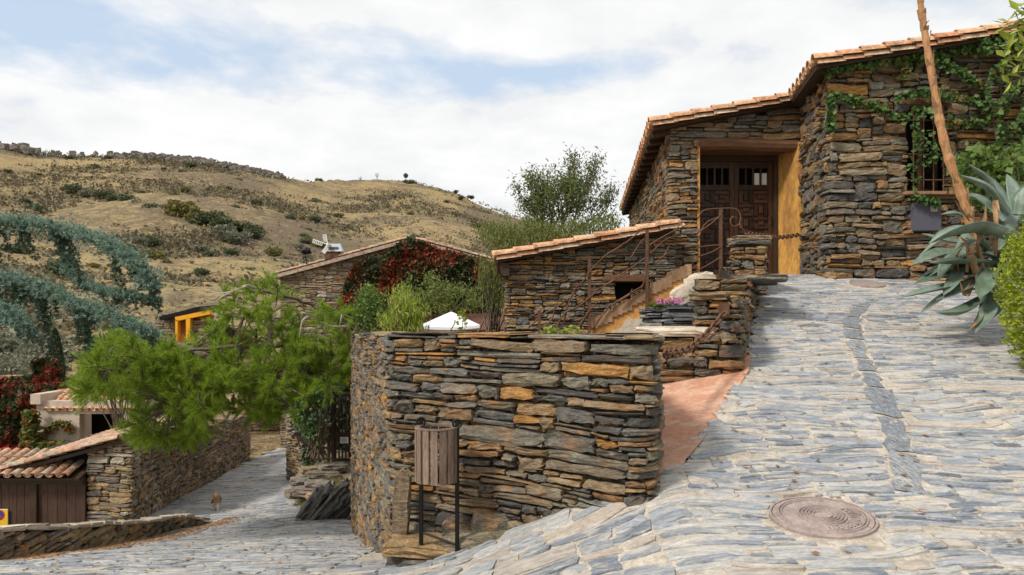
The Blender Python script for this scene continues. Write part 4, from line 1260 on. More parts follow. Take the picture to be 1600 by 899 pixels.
# ------------------------------------------------------------------ staircase
ys0 = 12.75
sx0, sx1 = P(926, 0, ys0)[0], P(1080, 0, ys0)[0]
sz0, sz1 = P(0, 520, ys0)[2], P(0, 430, ys0)[2]
st = thing('staircase', 'outdoor staircase with orange plastered stepped side climbing to the carved door', 'staircase', (sx1, ys0, .6))
nst = 5; mb = MB()
poly = [(sx0 - .3, .5)]
for k in range(nst):
    xa = sx0 + (sx1 - sx0) * k / nst; za = sz0 + (sz1 - sz0) * (k + 1) / nst
    poly += [(xa, poly[-1][1] if k else .5), (xa, za)] if k == 0 else [(xa, sz0 + (sz1 - sz0) * k / nst), (xa, za)]
poly += [(sx1, sz1), (P(1112, 0, ys0)[0], sz1), (P(1112, 0, ys0)[0], .5)]
prism(mb, poly, ys0, ys0 + .14)
mb.build('stringer_wall', M['orange_plaster'], st)
mb = MB()
for k in range(nst):
    xa = sx0 + (sx1 - sx0) * k / nst; xb = sx0 + (sx1 - sx0) * (k + 1) / nst; za = sz0 + (sz1 - sz0) * (k + 1) / nst
    # step blocks behind, and the sloping row of tiles on the outer face
    box(mb, ((xa + 1.4 + xb) / 2 - .2, ys0 + .34, za - .09), .9, .37, .18)
mb.build('treads', M['brown_tile'], st)
mb = MB()
for k in range(nst):
    xa = sx0 + (sx1 - sx0) * k / nst; xb = sx0 + (sx1 - sx0) * (k + 1) / nst; za = sz0 + (sz1 - sz0) * (k + 1) / nst
    n = 4
    for q in range(n):
        xx = xa + (xb - xa) * (q + .5) / n; zz = za + .02 + (q - 1.5) * .036
        box(mb, (xx, ys0 + .06, zz + .01), (xb - xa) / n - .001, .03 + .15, .20)
mb.build('skirting_tiles', M['brown_tile'], st)
mb = MB()
def blobpoly(pp, y0, y1, d):
    q = [(P(a, b, d)[0], P(a, b, d)[2]) for a, b in pp]; prism(mb, q, y0, y1)
blobpoly([(940, 535), (958, 517), (970, 513), (975, 505), (982, 496), (990, 500), (999, 497), (1008, 488), (1016, 490), (1016, 535)], ys0 - .03, ys0 + .02, ys0)
blobpoly([(1040, 535), (1042, 480), (1052, 470), (1062, 462), (1067, 462), (1067, 535)], ys0 - .03, ys0 + .02, ys0)
mb.build('lime_patch', M['limewash'], st)
mb = MB(); rng = np.random.default_rng(3)
rock(mb, (P(1098, 0, 12.6)[0], 12.72, P(0, 450, 12.6)[2]), .52, .3, .46, 3, 0, -.2, round_=.5); rock(mb, (P(1068, 0, 12.55)[0], 12.66, P(0, 462, 12.6)[2]), .34, .2, .3, 8, 0, -.5, round_=.5)
mb.build('landing_boulder', M['limewash'], st)
mb = MB(); box(mb, (P(1085, 0, 13.2)[0] + .3, 13.4, zT - .12), 1.0, 1.1, .12, bev=.01); mb.build('landing', M['brown_tile'], st)

# ------------------------------------------------------------------ wrought iron railing
rl = thing('iron_railing', 'rusty wrought iron stair railing shaped like bare vine branches', 'railing', (P(1000, 0, 12.7)[0], 12.7, 1.2))
for (px, pt, pb) in ((843, 485, 522), (921, 402, 522), (1011, 360, 512), (1126, 326, 434)):
    p, q = P(px, pt, 12.68), P(px, pb, 12.68); mb = MB()
    box(mb, (p + q) / 2 - [0, 0, .1], .055, .055, p[2] - q[2] + .2, bev=.005); mb.build('post', M['iron'], rl)
vines = [[(826, 512), (848, 492), (870, 480), (905, 452), (921, 425), (945, 400)], [(868, 515), (882, 490), (905, 478), (940, 450), (972, 428), (1010, 402), (1035, 378), (1058, 367)], [(925, 515), (950, 482), (985, 458), (1005, 444), (1011, 412)],
         [(921, 455), (935, 452), (965, 435), (1000, 418)], [(945, 400), (980, 378), (1005, 357)], [(880, 508), (890, 470), (900, 450), (921, 430)], [(965, 472), (985, 460), (1002, 452), (1011, 437)], [(1011, 386), (1040, 368), (1085, 345)], [(1024, 412), (1036, 402), (1046, 384)],
         [(845, 515), (862, 500), (868, 478), (880, 462)], [(900, 518), (918, 490), (935, 470)], [(985, 405), (1000, 380), (1008, 372)]]
up = [[(1090, 342), (1100, 329), (1126, 326), (1150, 327), (1157, 338), (1155, 350), (1146, 354), (1141, 346), (1145, 339), (1151, 342)], [(1090, 378), (1102, 350), (1126, 338)], [(1088, 365), (1108, 352), (1126, 337)], [(1088, 387), (1110, 384), (1126, 383)], [(1088, 402), (1112, 394), (1126, 386)], [(1088, 424), (1110, 412), (1126, 402)],
      [(1155, 350), (1160, 358), (1166, 364)]]
for i, vn in enumerate(vines + up):
    mb = MB(); p3 = [P(a, b, 12.66 + .03 * math.sin(i * 3 + k)) for k, (a, b) in enumerate(vn)]
    sp_ = spline(p3, len(vn) * 5); tube(mb, sp_, np.linspace(.018, .009, len(sp_)) if i < len(vines) else .012, 6)
    if i < len(vines):
        for q in range(2):
            k = random.randint(3, len(sp_) - 4); tube(mb, [sp_[k], sp_[k] + [random.uniform(.03, .08), -.02, random.uniform(.03, .1)]], [.014, .006], 5)
    mb.build('vine_bar', M['iron'], rl, smooth=True)


# ------------------------------------------------------------------ road side walls
lw = Path([(-8.2, 4.6), (-5.28, 7.6), (-5.9, 11.0), (-5.95, 13.0), (-5.9, 14.6)][1:], .5)
lw = Path([(-6.6, 6.2), (-5.55, 7.8), (-5.75, 10.0), (-5.9, 12.5), (-6.0, 14.7)], .4)
def lw_bot(u):
    x, y = lw.at(np.asarray(u, float), 0); return H(x, y) - .12
def lw_top(u):
    x, y = lw.at(np.asarray(u, float), 0); return H(x, y) + np.interp(y, [6, 7.8, 10.5, 12.5, 13.6, 14.7], [.36, .34, .30, .24, .2, .02])
mb = MB()
masonry(mb, lw, lw_bot, lw_top, (.14, .5), (.06, .17), (-.01, .03), seed=101, thick=.32)
us = np.linspace(0, lw.U * .97, 60)
for a in range(len(us) - 1):
    if (a % 3) == 2: continue
rng = np.random.default_rng(9)
u = 0.0
while u < lw.U - .5:
    L = rng.uniform(.25, .5); x, y = lw.at(np.array([u + L / 2]), np.array([-.15])); xx, yy = lw.at(np.array([u, u + L]), np.array([-.15, -.15]))
    d = unit(np.array([xx[1] - xx[0], yy[1] - yy[0], float(lw_top(u + L) - lw_top(u))])); s = unit(np.cross([0, 0, 1], d)); n = np.cross(d, s)
    box(mb, (x[0], y[0], float(lw_top(u + L / 2)) + .012), L - .01, .36, .05, [d, s, n], 2, bev=.012, jit=.008)
    u += L
o = mb.build('low_wall', [M['stone_far'], M['mortar_dark'], M['limewash']], loc=(-5.8, 9.5, -1.2))
tag(o, 'knee high stone wall with pale capping curving along the outer edge of the road', 'low wall')

rw = Path([(P(136, 0, 15.0)[0], 15.0), (P(207, 0, 14.9)[0], 14.9), (-8.1, 16.6), (-8.75, 20), (-9.3, 24), (-9.75, 27.4)], .12)
def rw_bot(u):
    x, y = rw.at(np.asarray(u, float), 0); return H(x, y) - .2
def rw_top(u):
    x, y = rw.at(np.asarray(u, float), 0); return np.interp(y, [14.6, 15.5, 18, 22, 27.3], [-.80, -.86, -1.08, -1.48, -1.85]) + .03 * np.sin(np.asarray(u) * 2.7)
mb = MB()
masonry(mb, rw, lambda u: rw_bot(u) - .3, rw_top, (.16, .6), (.05, .16), (-.01, .04), seed=111, thick=.5, warp=.02)
o = mb.build('road_wall', [M['stone_far'], M['mortar_dark']], loc=(-9, 18, -2.5)); tag(o, 'long tan rubble wall lining the left side of the descending road', 'stone wall')

# wall across the end of the road, gatepost and right hand pier wall
mb = MB()
masonry(mb, [(P(376, 0, 36.5)[0], 36.2), (P(434, 0, 36.5)[0], 36.5), (P(441, 0, 38)[0], 38)], -3.7, -1.1, (.25, .8), (.08, .22), (-.01, .05), seed=121, thick=.5)
o = mb.build('end_wall', [M['stone_far'], M['mortar_dark']], loc=(-12, 36.5, -3.4)); tag(o, 'tan stone wall closing the far end of the descending road', 'stone wall')
mb = MB(); g = P(379, 655, 28); box(mb, (g[0], 28, -2.4), .32, .3, 2.4, bev=.02); o = mb.build('gate_post', simple_mat('ochre_post', (.36, .22, .10), .85, .35, 4), loc=(g[0], 28, -3.3)); tag(o, 'square ochre gate post where the left road wall ends', 'post')
mb = MB()
pw = Path([(P(449, 0, 23)[0], 23.4), (P(447, 0, 21.6)[0], 21.6), (P(489, 0, 20.6)[0], 20.6)], .06)
def pw_top(u): return np.interp(np.asarray(u), [0, 1.9, 2.1, 2.6, 3.4], [-1.1, -1.15, -1.35, -2.0, -2.2])
masonry(mb, pw, -3.4, pw_top, (.14, .5), (.05, .14), (-.01, .03), seed=131, thick=.45)
o = mb.build('pier_wall', [M['stone_far'], M['mortar_dark']], loc=(-6.6, 21, -3)); tag(o, 'stone pier wall with a sloping top on the right of the road below the gate', 'stone wall')

# bank, steps and slate outcrop below the gate
mb = MB()
xs = np.linspace(-6.4, -2.7, 75); ys = np.linspace(13.2, 20.6, 110)
def bank(X, Y):
    xl = np.interp(Y, _xly, _xlx)
    q = np.clip((X - xl + .2) / .9, 0, 1)
    return H(X, Y) * (1 - q) + (np.interp(Y, [13, 16, 19, 23], [-1.95, -1.95, -1.75, -1.7])) * q - .06 + .05 * np.sin(X * 7 + Y * 3) * q + .04 * np.sin(X * 13 - Y * 6) * q
grid_sheet(mb, xs, ys, bank, 0, lambda x, y: (x > np.interp(y, _xly, _xlx) - .35) & (y < 20.4))
structure(mb.build('grassy_bank', simple_mat('dry_bank', (.27, .215, .145), .95, .45, 5, bump=1.0, col2=(.15, .125, .07), dist=.06), smooth=False))
mb = MB()
for i, (px, py, d, sx) in enumerate([(478, 768, 16.4, .5), (500, 758, 16.3, .6), (470, 752, 17.2, .45), (505, 742, 17, .7), (488, 735, 17.6, .5), (520, 730, 17.3, .6), (460, 772, 16.6, .35), (497, 775, 15.8, .4)]):
    rock(mb, P(px, py, d), sx, .4, .16, i * 5.3, .1 * i, .05, amp=.12)
o = mb.build('rough_steps', M['stone_far'], loc=P(490, 780, 16.5)); tag(o, 'worn rubble steps in the dry bank leading up to the garden gate', 'steps')
rng = np.random.default_rng(55); mb = MB(); n = 700
for k in range(n):
    y = rng.uniform(14.2, 19); x = np.interp(y, _xly, _xlx) + rng.uniform(-.3, .7); z = float(bank(np.array(x), np.array(y)))
    for q in range(14):
        d = unit(rng.normal(0, .5, 3) + [0, 0, 1]); L = rng.uniform(.06, .18); sd_ = unit(np.cross(d, rng.normal(0, 1, 3))) * .006; p = np.array([x, y, z]) + rng.normal(0, .04, 3) * [1, 1, 0]
        mb.add([p - sd_, p + sd_, p + d * L], [[0, 1, 2]])
structure(mb.build('dry_grass', leaf_mat('straw_grass', [(0, (.10, .13, .03)), (.5, (.26, .22, .10)), (1, (.36, .29, .15))], .3)), 'stuff')
import bmesh
ctr = P(522, 775, 13.6)
mb = MB(); rg = np.random.default_rng(8)
dr = np.array([math.cos(.9), 0, math.sin(.9)]); nr = np.array([-math.sin(.9), 0, math.cos(.9)])
for k in range(11):
    c = ctr + nr * (-.42 + .085 * k) + dr * (-.05 - .045 * k + rg.normal(0, .05)) + [.12, .35 + rg.normal(0, .05), -.08]
    rock(mb, c, 1.25 - .07 * k + rg.uniform(-.1, .1), .9 + rg.uniform(-.15, .15), .15, k * 4.1, rg.normal(0, .08), -.9 + rg.normal(0, .05), amp=.11, round_=.15)
o = mb.build('rock_outcrop', M['boulder'], loc=ctr - [0, 0, .6]); tag(o, 'dark tilted slate boulder at the foot of the curved wall beside the road', 'boulder')

# gate and picket fence
gy = 18.0
g0, g1 = P(518, 722, gy), P(552, 612, gy)
gt = thing('garden_gate', 'dark brown wooden slatted gate with a small white notice behind the curved wall', 'gate', ((g0[0] + g1[0]) / 2, gy, g0[2]))
mb = MB(); gw = g1[0] - g0[0]; gz = lambda f: g0[2] + (g1[2] - g0[2]) * f
for x in (g0[0] + .04, g1[0] - .04): box(mb, (x, gy, gz(.5)), .08, .07, gz(1) - gz(0), bev=.005)
for f in (.03, .36, .40, .97): box(mb, ((g0[0] + g1[0]) / 2, gy, gz(f)), gw - .16, .06, .07, bev=.005)
for k in range(5): box(mb, (g0[0] + .1 + (gw - .2) * k / 4, gy + .005, gz(.5)), .035, .03, gz(.95) - gz(.04))
mb.build('slatted_leaf', M['wood_dark'], gt)
mb = MB(); c = P(538, 688, gy - .06); box(mb, c, .2, .012, .15); s_ = mb.build('notice', M['white_paint'], gt)
mb = MB(); 
for k in range(4): box(mb, c + [-.01 + .005 * (k % 2), -.008, .045 - k * .028], .13, .004, .008)
mb.build('faint_print', M['metal_grey'], gt)
fc = thing('wooden_fence', 'low dark wooden rail fence left of the slatted gate', 'fence', P(500, 720, gy + .2))
mb = MB()
for px in (487, 500, 514): p, q = P(px, 680, gy + .2), P(px, 722, gy + .2); box(mb, (p + q) / 2, .06, .06, p[2] - q[2], bev=.004)
for py in (686, 700, 717): p, q = P(485, py, gy + .16), P(517, py, gy + .16); box(mb, (p + q) / 2, q[0] - p[0], .03, .06, bev=.004)
mb.build('rails', M['wood_dark'], fc)
mb = MB(); c = P(519, 606, gy); n = 16; th = np.arange(n) / n * 2 * math.pi
prof = [(.04, -.1), (.07, -.1), (.10, .06), (.115, .06), (.115, .1), (.095, .1), (.085, .03), (.001, .03)]
V = np.concatenate([np.stack([c[0] + r * np.cos(th), c[1] + r * np.sin(th), np.full(n, c[2] + z)], 1) for r, z in prof])
mb.add(V, np.array([[i * n + j, i * n + (j + 1) % n, (i + 1) * n + (j + 1) % n, (i + 1) * n + j] for i in range(7) for j in range(n)]))
o = mb.build('flower_pot', M['tile'], loc=c - [0, 0, .1]); tag(o, 'small terracotta pot on top of the slatted gate post', 'flower pot')

# ------------------------------------------------------------------ garage
gd = 14.9
gx1 = P(133, 0, gd)[0]; gx0 = P(-60, 0, gd)[0]
gr = thing('garage', 'low garage with dark plank doors under a terracotta tile roof by the low wall', 'garage', (-9.6, gd, -3.2))
ztop, zbt = P(0, 752, gd)[2], P(0, 850, gd)[2]
mb = MB(); box(mb, ((gx0 + gx1) / 2, gd + 2.4, (ztop + zbt) / 2 + .1), gx1 - gx0 - .7, 4.6, ztop - zbt + .4); mb.build('wall', M['mortar_dark'], gr)
mb = MB()
xs_ = [P(a, 0, gd)[0] for a in (-58, 50, 60, 133)]
k0, k1 = xs_[0], xs_[1]
n = 9
for k in range(n): box(mb, (k0 + (k1 - k0) * (k + .5) / n, gd + .03, (ztop + zbt) / 2), (k1 - k0) / n - .004, .05, ztop - zbt, bev=.004)
mb.build('plank_door', M['wood_garage'], gr)
mb = MB(); k0, k1 = xs_[2], xs_[3]; n = 5
for k in range(n): box(mb, (k0 + (k1 - k0) * (k + .5) / n, gd + .03, (ztop + zbt) / 2), (k1 - k0) / n - .004, .05, ztop - zbt, bev=.004)
mb.build('plank_door', M['wood_garage'], gr)
mb = MB(); box(mb, ((xs_[1] + xs_[2]) / 2, gd - .01, (ztop + zbt) / 2), .13, .1, ztop - zbt - .01, bev=.006)
box(mb, ((gx0 + gx1) / 2, gd - .02, ztop + .02), gx1 - gx0, .12, .14, bev=.006); mb.build('door_frame', M['wood_dark'], gr)
mb = MB(); e0 = np.array([gx0, gd - .28, P(0, 749, gd - .28)[2]])
roof_tiles(mb, e0, unit(np.array([0, 1, .32])), (1, 0, 0), .75, gx1 - gx0 - .05, sp=.205, rad=.085, tl=.42, seed=14); mb.build('eave_roof', M['tile_old'], gr)
mb = MB(); slab(mb, e0 + [0, .06, .0], unit(np.array([0, 1, .32])), (1, 0, 0), .72, gx1 - gx0, .05); mb.build('eave_board', M['wood_dark'], gr)
# upper roof sloping down to the left, seen along its front verge
ua = P(-70, 757, gd - .1); ub = P(205, 683, gd - .1)
Su = unit(ub - ua)
mb = MB(); roof_tiles(mb, ua + [0, .03, 0], Su, (0, 1, .02), np.linalg.norm(ub - ua) - .35, 6.5, sp=.24, rad=.09, seed=15); mb.build('roof', M['tile_old'], gr)
mb = MB(); slab(mb, ua + [0, .04, -.01], Su, (0, 1, .02), np.linalg.norm(ub - ua) - .1, 6.6, .07); mb.build('roof_board', M['wood_dark'], gr)
mb = MB()
v = np.array([ua + [0, .35, -.02], ub + [-.8, .35, -.3], [ub[0] - .8, gd + .25, ztop], [ua[0], gd + .25, ztop]]); mb.add(v, [[0, 1, 2, 3]]); mb.build('gable_gap', M['dark_void'], gr)
sg = thing('parking_sign', 'yellow and white no parking sign fixed to the dark garage door', 'sign', P(2, 822, gd - .03))
c = P(0, 809, gd - .03); w_, h_ = .33, .345
mb = MB(); box(mb, c, w_, .012, h_, bev=.003); mb.build('panel', M['white_paint'], sg)
mb = MB(); box(mb, c + [0, -.008, -.115], w_ - .01, .006, .105); mb.build('yellow_band', M['yellow_sign'], sg)
mb = MB(); box(mb, c + [0, -.008, .055], w_ - .01, .006, .22); mb.build('upper_field', M['yellow_sign'], sg)
def disc(r0, r1, y, m, name):
    mb = MB(); th = np.linspace(0, 2 * math.pi, 33)
    V = np.concatenate([np.stack([c[0] + r * np.cos(th), np.full(33, y), c[2] + .055 + r * np.sin(th)], 1) for r in (r0, r1)])
    mb.add(V, np.array([[j, j + 1, 33 + j + 1, 33 + j] for j in range(32)])); mb.build(name, m, sg)
disc(.0005, .085, c[1] - .0125, M['blue_sign'], 'blue_disc'); disc(.085, .105, c[1] - .014, M['red_sign'], 'red_ring')
mb = MB(); box(mb, c + [0, -.014, .055], .18, .003, .02, np.array(Matrix.Rotation(-.785, 3, 'Y'))); mb.build('red_bar', M['red_sign'], sg)

# ------------------------------------------------------------------ beige house below the pine
bd = 25.0
bh = thing('beige_house', 'small beige rendered house with a terracotta tile roof and dark opening under the pine', 'house', (P(140, 0, bd)[0], bd, -4))
bx0, bx1 = P(57, 0, bd)[0], P(232, 0, bd)[0]; bz1 = P(0, 627, bd)[2]
o0, o1, oz0, oz1 = P(124, 0, bd)[0], P(192, 0, bd)[0], P(0, 700, bd)[2], P(0, 647, bd)[2]
mb = MB()
for (a, b, c, d) in ((bx0, o0, -4.5, bz1), (o1, bx1, -4.5, bz1), (o0, o1, oz1, bz1), (o0, o1, -4.5, oz0)): box(mb, ((a + b) / 2, bd + .15, (c + d) / 2), b - a, .3, d - c)
box(mb, (bx0 + .15, bd + 2.3, (bz1 - 4.5) / 2), .3, 4, bz1 + 4.5); box(mb, (bx1 - .15, bd + 2.3, (bz1 - 4.5) / 2), .3, 4, bz1 + 4.5)
mb.build('wall', M['beige'], bh)
mb = MB(); box(mb, ((o0 + o1) / 2, bd + 1.3, (oz0 + oz1) / 2), o1 - o0 + .6, .1, oz1 - oz0 + .6); mb.build('opening', M['dark_void'], bh)
mb = MB(); roof_tiles(mb, (P(74, 0, bd)[0], bd - .08, bz1 - .35), unit(np.array([0, 1, .42])), (1, 0, 0), 1.6, bx1 - P(74, 0, bd)[0], sp=.25, seed=18)
box(mb, ((bx0 + bx1) / 2, bd + 1.35, bz1 + .22), bx1 - bx0 + .2, .22, .12, mi=0, bev=.03); mb.build('roof', M['tile'], bh)
mb = MB(); box(mb, (bx0 + .06, bd + .6, bz1 + .08), .34, 1.5, .34); mb.build('parapet', M['beige'], bh)

# ------------------------------------------------------------------ gabled house with red creeper
vd = 30.0
gh = thing('gabled_house', 'stone gabled house largely covered in red creeper below the dry hill', 'house', (P(620, 0, vd)[0], vd, -4))
ax = P(642, 374, vd); lx_ = P(428, 432, vd); rx2 = P(775, 410, vd)
def gtop(u):
    x = lx_[0] + .25 + np.asarray(u); return np.where(x < ax[0], np.interp(x, [lx_[0], ax[0]], [lx_[2], ax[2]]), np.interp(x, [ax[0], rx2[0]], [ax[2], rx2[2]])) - .12
mb = MB(); masonry(mb, [(lx_[0] + .25, vd), (rx2[0], vd)], -4, gtop, (.2, .7), (.07, .2), (-.01, .04), seed=141, thick=.4, back_face=False)
mb.add([[lx_[0] + .3, vd + .1, -4], [lx_[0] + .3, vd + 9, -4], [lx_[0] + .3, vd + 9, lx_[2] - .2], [lx_[0] + .3, vd + .1, lx_[2] - .2]], [[0, 1, 2, 3]], 0)
mb.build('wall', [M['stone_far'], M['mortar_dark']], gh)
mb = MB()
Sl = unit(ax - lx_); Sr = unit(ax - rx2)
slab(mb, lx_ + [0, -.25, .02], Sl, (0, 1, 0), np.linalg.norm(ax - lx_), 9, .14); slab(mb, rx2 + [0, -.25, .02], Sr, (0, 1, 0), np.linalg.norm(ax - rx2), 9, .14)
roof_tiles(mb, lx_ + [0, -.1, .02], Sl, (0, 1, 0), np.linalg.norm(ax - lx_) - .4, 2.2, sp=.28, rad=.1, seed=21); roof_tiles(mb, rx2 + [0, -.1, .02], Sr, (0, 1, 0), np.linalg.norm(ax - rx2) - .4, 2.2, sp=.28, rad=.1, seed=22)
mb.build('roof', M['tile_old'], gh)

RVP = [(528, 520), (533, 470), (545, 430), (556, 415), (575, 404), (608, 390), (642, 372), (668, 381), (720, 397), (765, 408), (780, 430), (780, 525)]
mb = MB(); n = 15000; rng = np.random.default_rng(41)
q = sample_poly(RVP, n, rng); 
bumpz = np.array([mnoise.fractal((a * .03, b * .03, 1), 1, 2, 3) for a, b in q])
C = np.stack([(q[:, 0] - CX) / F * vd, vd - .12 - .28 * np.clip(bumpz + .5, 0, 1.3) - rng.uniform(0, .12, n), EYE + (HOR - q[:, 1]) / F * vd], 1)
leaves(mb, C, .15, 1.2, np.array([0, -.85, .5]), .4, axis=np.array([0, -.2, -1]), aw=.5, rng=rng)
o = mb.build('red_creeper', M['redvine'], loc=P(650, 520, vd)); tag(o, 'red and green creeper covering the gable wall behind the white parasol', 'creeper')

# ornaments on the verge
wd_ = 29.8
wm = thing('toy_windmill', 'miniature windmill ornament with white sails and a slate roof on the gable verge', 'ornament', P(516, 402, wd_))
c = P(517, 394, wd_)
mb = MB(); box(mb, c + [.02, .2, -.05], .55, .4, .5, bev=.01); mb.build('body', M['wood_beam'], wm)
mb = MB(); A_, B_ = P(503, 393, wd_ - .05), P(535, 393, wd_ - .05); T0, T1 = P(512, 381, wd_ + .2), P(532, 381, wd_ + .2)
v = np.array([A_, B_, T1, T0, A_ + [0, .5, 0], B_ + [0, .5, 0]]); mb.add(v, [[0, 1, 2, 3], [3, 2, 5, 4]]); mb.add(v[[0, 3, 4]], [[0, 1, 2]]); mb.add(v[[1, 5, 2]], [[0, 1, 2]])
mb.build('slate_roof', simple_mat('pale_slate', (.36, .41, .46), .5, .2, 5), wm)
hub = P(512, 382, wd_ - .15)
for tip in ((489, 374), (509, 366), (503, 394)):
    mb = MB(); tp = P(*tip, wd_ - .2); d = unit(tp - hub); s = unit(np.cross(d, [0, 1, 0])); L = np.linalg.norm(tp - hub)
    box(mb, hub + d * L * .5, L, .03, .035, [d, [0, 1, 0], s]); 
    for k in range(6): box(mb, hub + d * L * (.35 + k * .12) + s * .06, .03, .02, .14, [d, [0, 1, 0], s])
    box(mb, hub + d * L * .66 + s * .13, L * .66, .02, .02, [d, [0, 1, 0], s])
    mb.build('sail', M['white_paint'], wm)
mb = MB(); tube(mb, [hub + [0, -.1, 0], hub + [0, .3, 0]], .05, 8); mb.build('hub', M['white_paint'], wm)
wv = thing('weather_vane', 'small black iron weather vane standing on the lower gable verge', 'weather vane', P(479, 412, wd_))
mb = MB(); tube(mb, [P(479, 413, wd_), P(477, 397, wd_)], .025, 6); mb.build('pole', M['iron_black'], wv)
mb = MB(); tube(mb, [P(466, 399, wd_), P(487, 396, wd_)], .02, 6)
tube(mb, spline([P(471, 396, wd_), P(476, 391, wd_), P(482, 393, wd_), P(486, 395, wd_)], 12), [.02] + [.12] * 4 + [.15] * 4 + [.06] * 3, 7)
tube(mb, [P(476, 391, wd_), P(472, 390, wd_)], [.05, .01], 5); tube(mb, [P(472, 402, wd_), P(483, 402, wd_)], .015, 5)
mb.build('figure', M['iron_black'], wv)

# white parasol and brown awning
pd = 24.0
pm = thing('parasol', 'white square garden parasol in front of the red creeper', 'parasol', P(703, 600, pd))
ap_ = P(705, 487, pd); L0, L1 = P(655, 509, pd - .9), P(750, 508, pd - .9); L2, L3 = P(738, 505, pd + .9), P(668, 504, pd + .9)
mb = MB(); corners = [L0, L1, L2, L3]; N_ = 8
for i in range(4):
    a, b = corners[i], corners[(i + 1) % 4]; rows = []
    for k in range(N_ + 1):
        t = k / N_; row = []
        for j in range(N_ + 1):
            e = a + (b - a) * j / N_; p = ap_ + (e - ap_) * t; p = p + [0, 0, -.06 * math.sin(math.pi * j / N_) * t]
            row.append(p)
        rows.append(row)
    V = np.array(rows).reshape(-1, 3); mb.add(V, grid_faces(N_ + 1, N_ + 1))
    e = np.array(rows[-1]); mb.add(np.concatenate([e, e - [0, 0, .09]]), np.array([[j, j + 1, N_ + 1 + j + 1, N_ + 1 + j] for j in range(N_)]))
mb.build('canopy', M['white_cloth'], pm)
mb = MB(); tube(mb, [ap_ + [0, 0, .06], [ap_[0], ap_[1], -2.4]], .03, 8); mb.build('pole', M['wood_beam'], pm)
mb = MB()
for cn in corners: tube(mb, [ap_ - [0, 0, .03], cn - [0, 0, .03]], .014, 5)
mb.build('ribs', M['wood_beam'], pm)
mb = MB(); q0 = P(640, 505, 26); q1 = P(800, 500, 26)
slab(mb, np.array([q0[0], 25.2, q0[2] - .3]), (0, 1, .25), (1, 0, .03), 2.4, q1[0] - q0[0], .08); 
for x in (q0[0] + .2, q1[0] - .2): box(mb, (x, 25.3, -1.5), .1, .1, 3.4)
o = mb.build('awning', simple_mat('brown_awning', (.13, .055, .035), .8, .2, 3), loc=(q0[0], 26, -3)); tag(o, 'dark brown awning roof under the white parasol edge', 'awning')

# far porch with orange frame
fd = 34.0
fp = thing('stone_cottage', 'small stone cottage with a bright orange framed porch and black roof edge below the hill', 'cottage', P(310, 560, fd))
def rectm(px0, px1, top0, top1, bot, d, seed, th=.4):
    a, b = P(px0, 0, d)[0], P(px1, 0, d)[0]; z0, z1 = P(0, top0, d)[2], P(0, top1, d)[2]
    mb = MB(); masonry(mb, [(a, d), (b, d)], P(0, bot, d)[2], lambda u: z0 + (z1 - z0) * np.asarray(u) / (b - a), (.25, .8), (.08, .22), (-.01, .06), seed=seed, thick=th); return mb
for (args, m) in (((244, 278, 492, 489, 545, fd, 151), M['stone_far']), ((300, 398, 500, 512, 600, fd - .2, 152), M['stone_far'])):
    rectm(*args).build('wall', [m, M['mortar_dark']], fp)
mb = MB()
def bar(p0, p1, t, d):
    a, b = P(*p0, d), P(*p1, d); dd = unit(b - a); s = unit(np.cross(dd, [0, 1, 0])); box(mb, (a + b) / 2, np.linalg.norm(b - a), .3, t, [dd, [0, 1, 0], s], bev=.01)
bar((276, 499), (330, 488), .2, fd - .3); bar((278, 500), (278, 540), .12, fd - .3); bar((296, 498), (296, 535), .2, fd - .3)
mb.build('orange_frame', simple_mat('orange_paint', (.80, .36, .015), .6, .1, 4), fp)
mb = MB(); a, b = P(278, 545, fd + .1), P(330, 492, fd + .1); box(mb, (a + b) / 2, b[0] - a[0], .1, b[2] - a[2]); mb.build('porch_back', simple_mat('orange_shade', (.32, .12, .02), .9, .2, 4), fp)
mb = MB(); a, b = P(255, 495, fd), P(318, 479, fd); dd = unit(b - a); slab(mb, a + [0, -.4, 0], dd, (0, 1, .05), np.linalg.norm(b - a), 4, .18); mb.build('roof', M['iron_black'], fp)
mb = MB(); q = sample_poly([(318, 505), (345, 505), (395, 530), (398, 545), (330, 540)], 700, rng); C = np.stack([(q[:, 0] - CX) / F * (fd - .35), np.full(700, fd - .35), EYE + (HOR - q[:, 1]) / F * (fd - .35)], 1)
leaves(mb, C, .2, 1.2, np.array([0, -1, .2]), .5); o = mb.build('red_creeper', M['redvine2'], loc=P(350, 545, fd)); tag(o, 'thin reddish creeper on the rubble wall right of the orange porch', 'creeper')

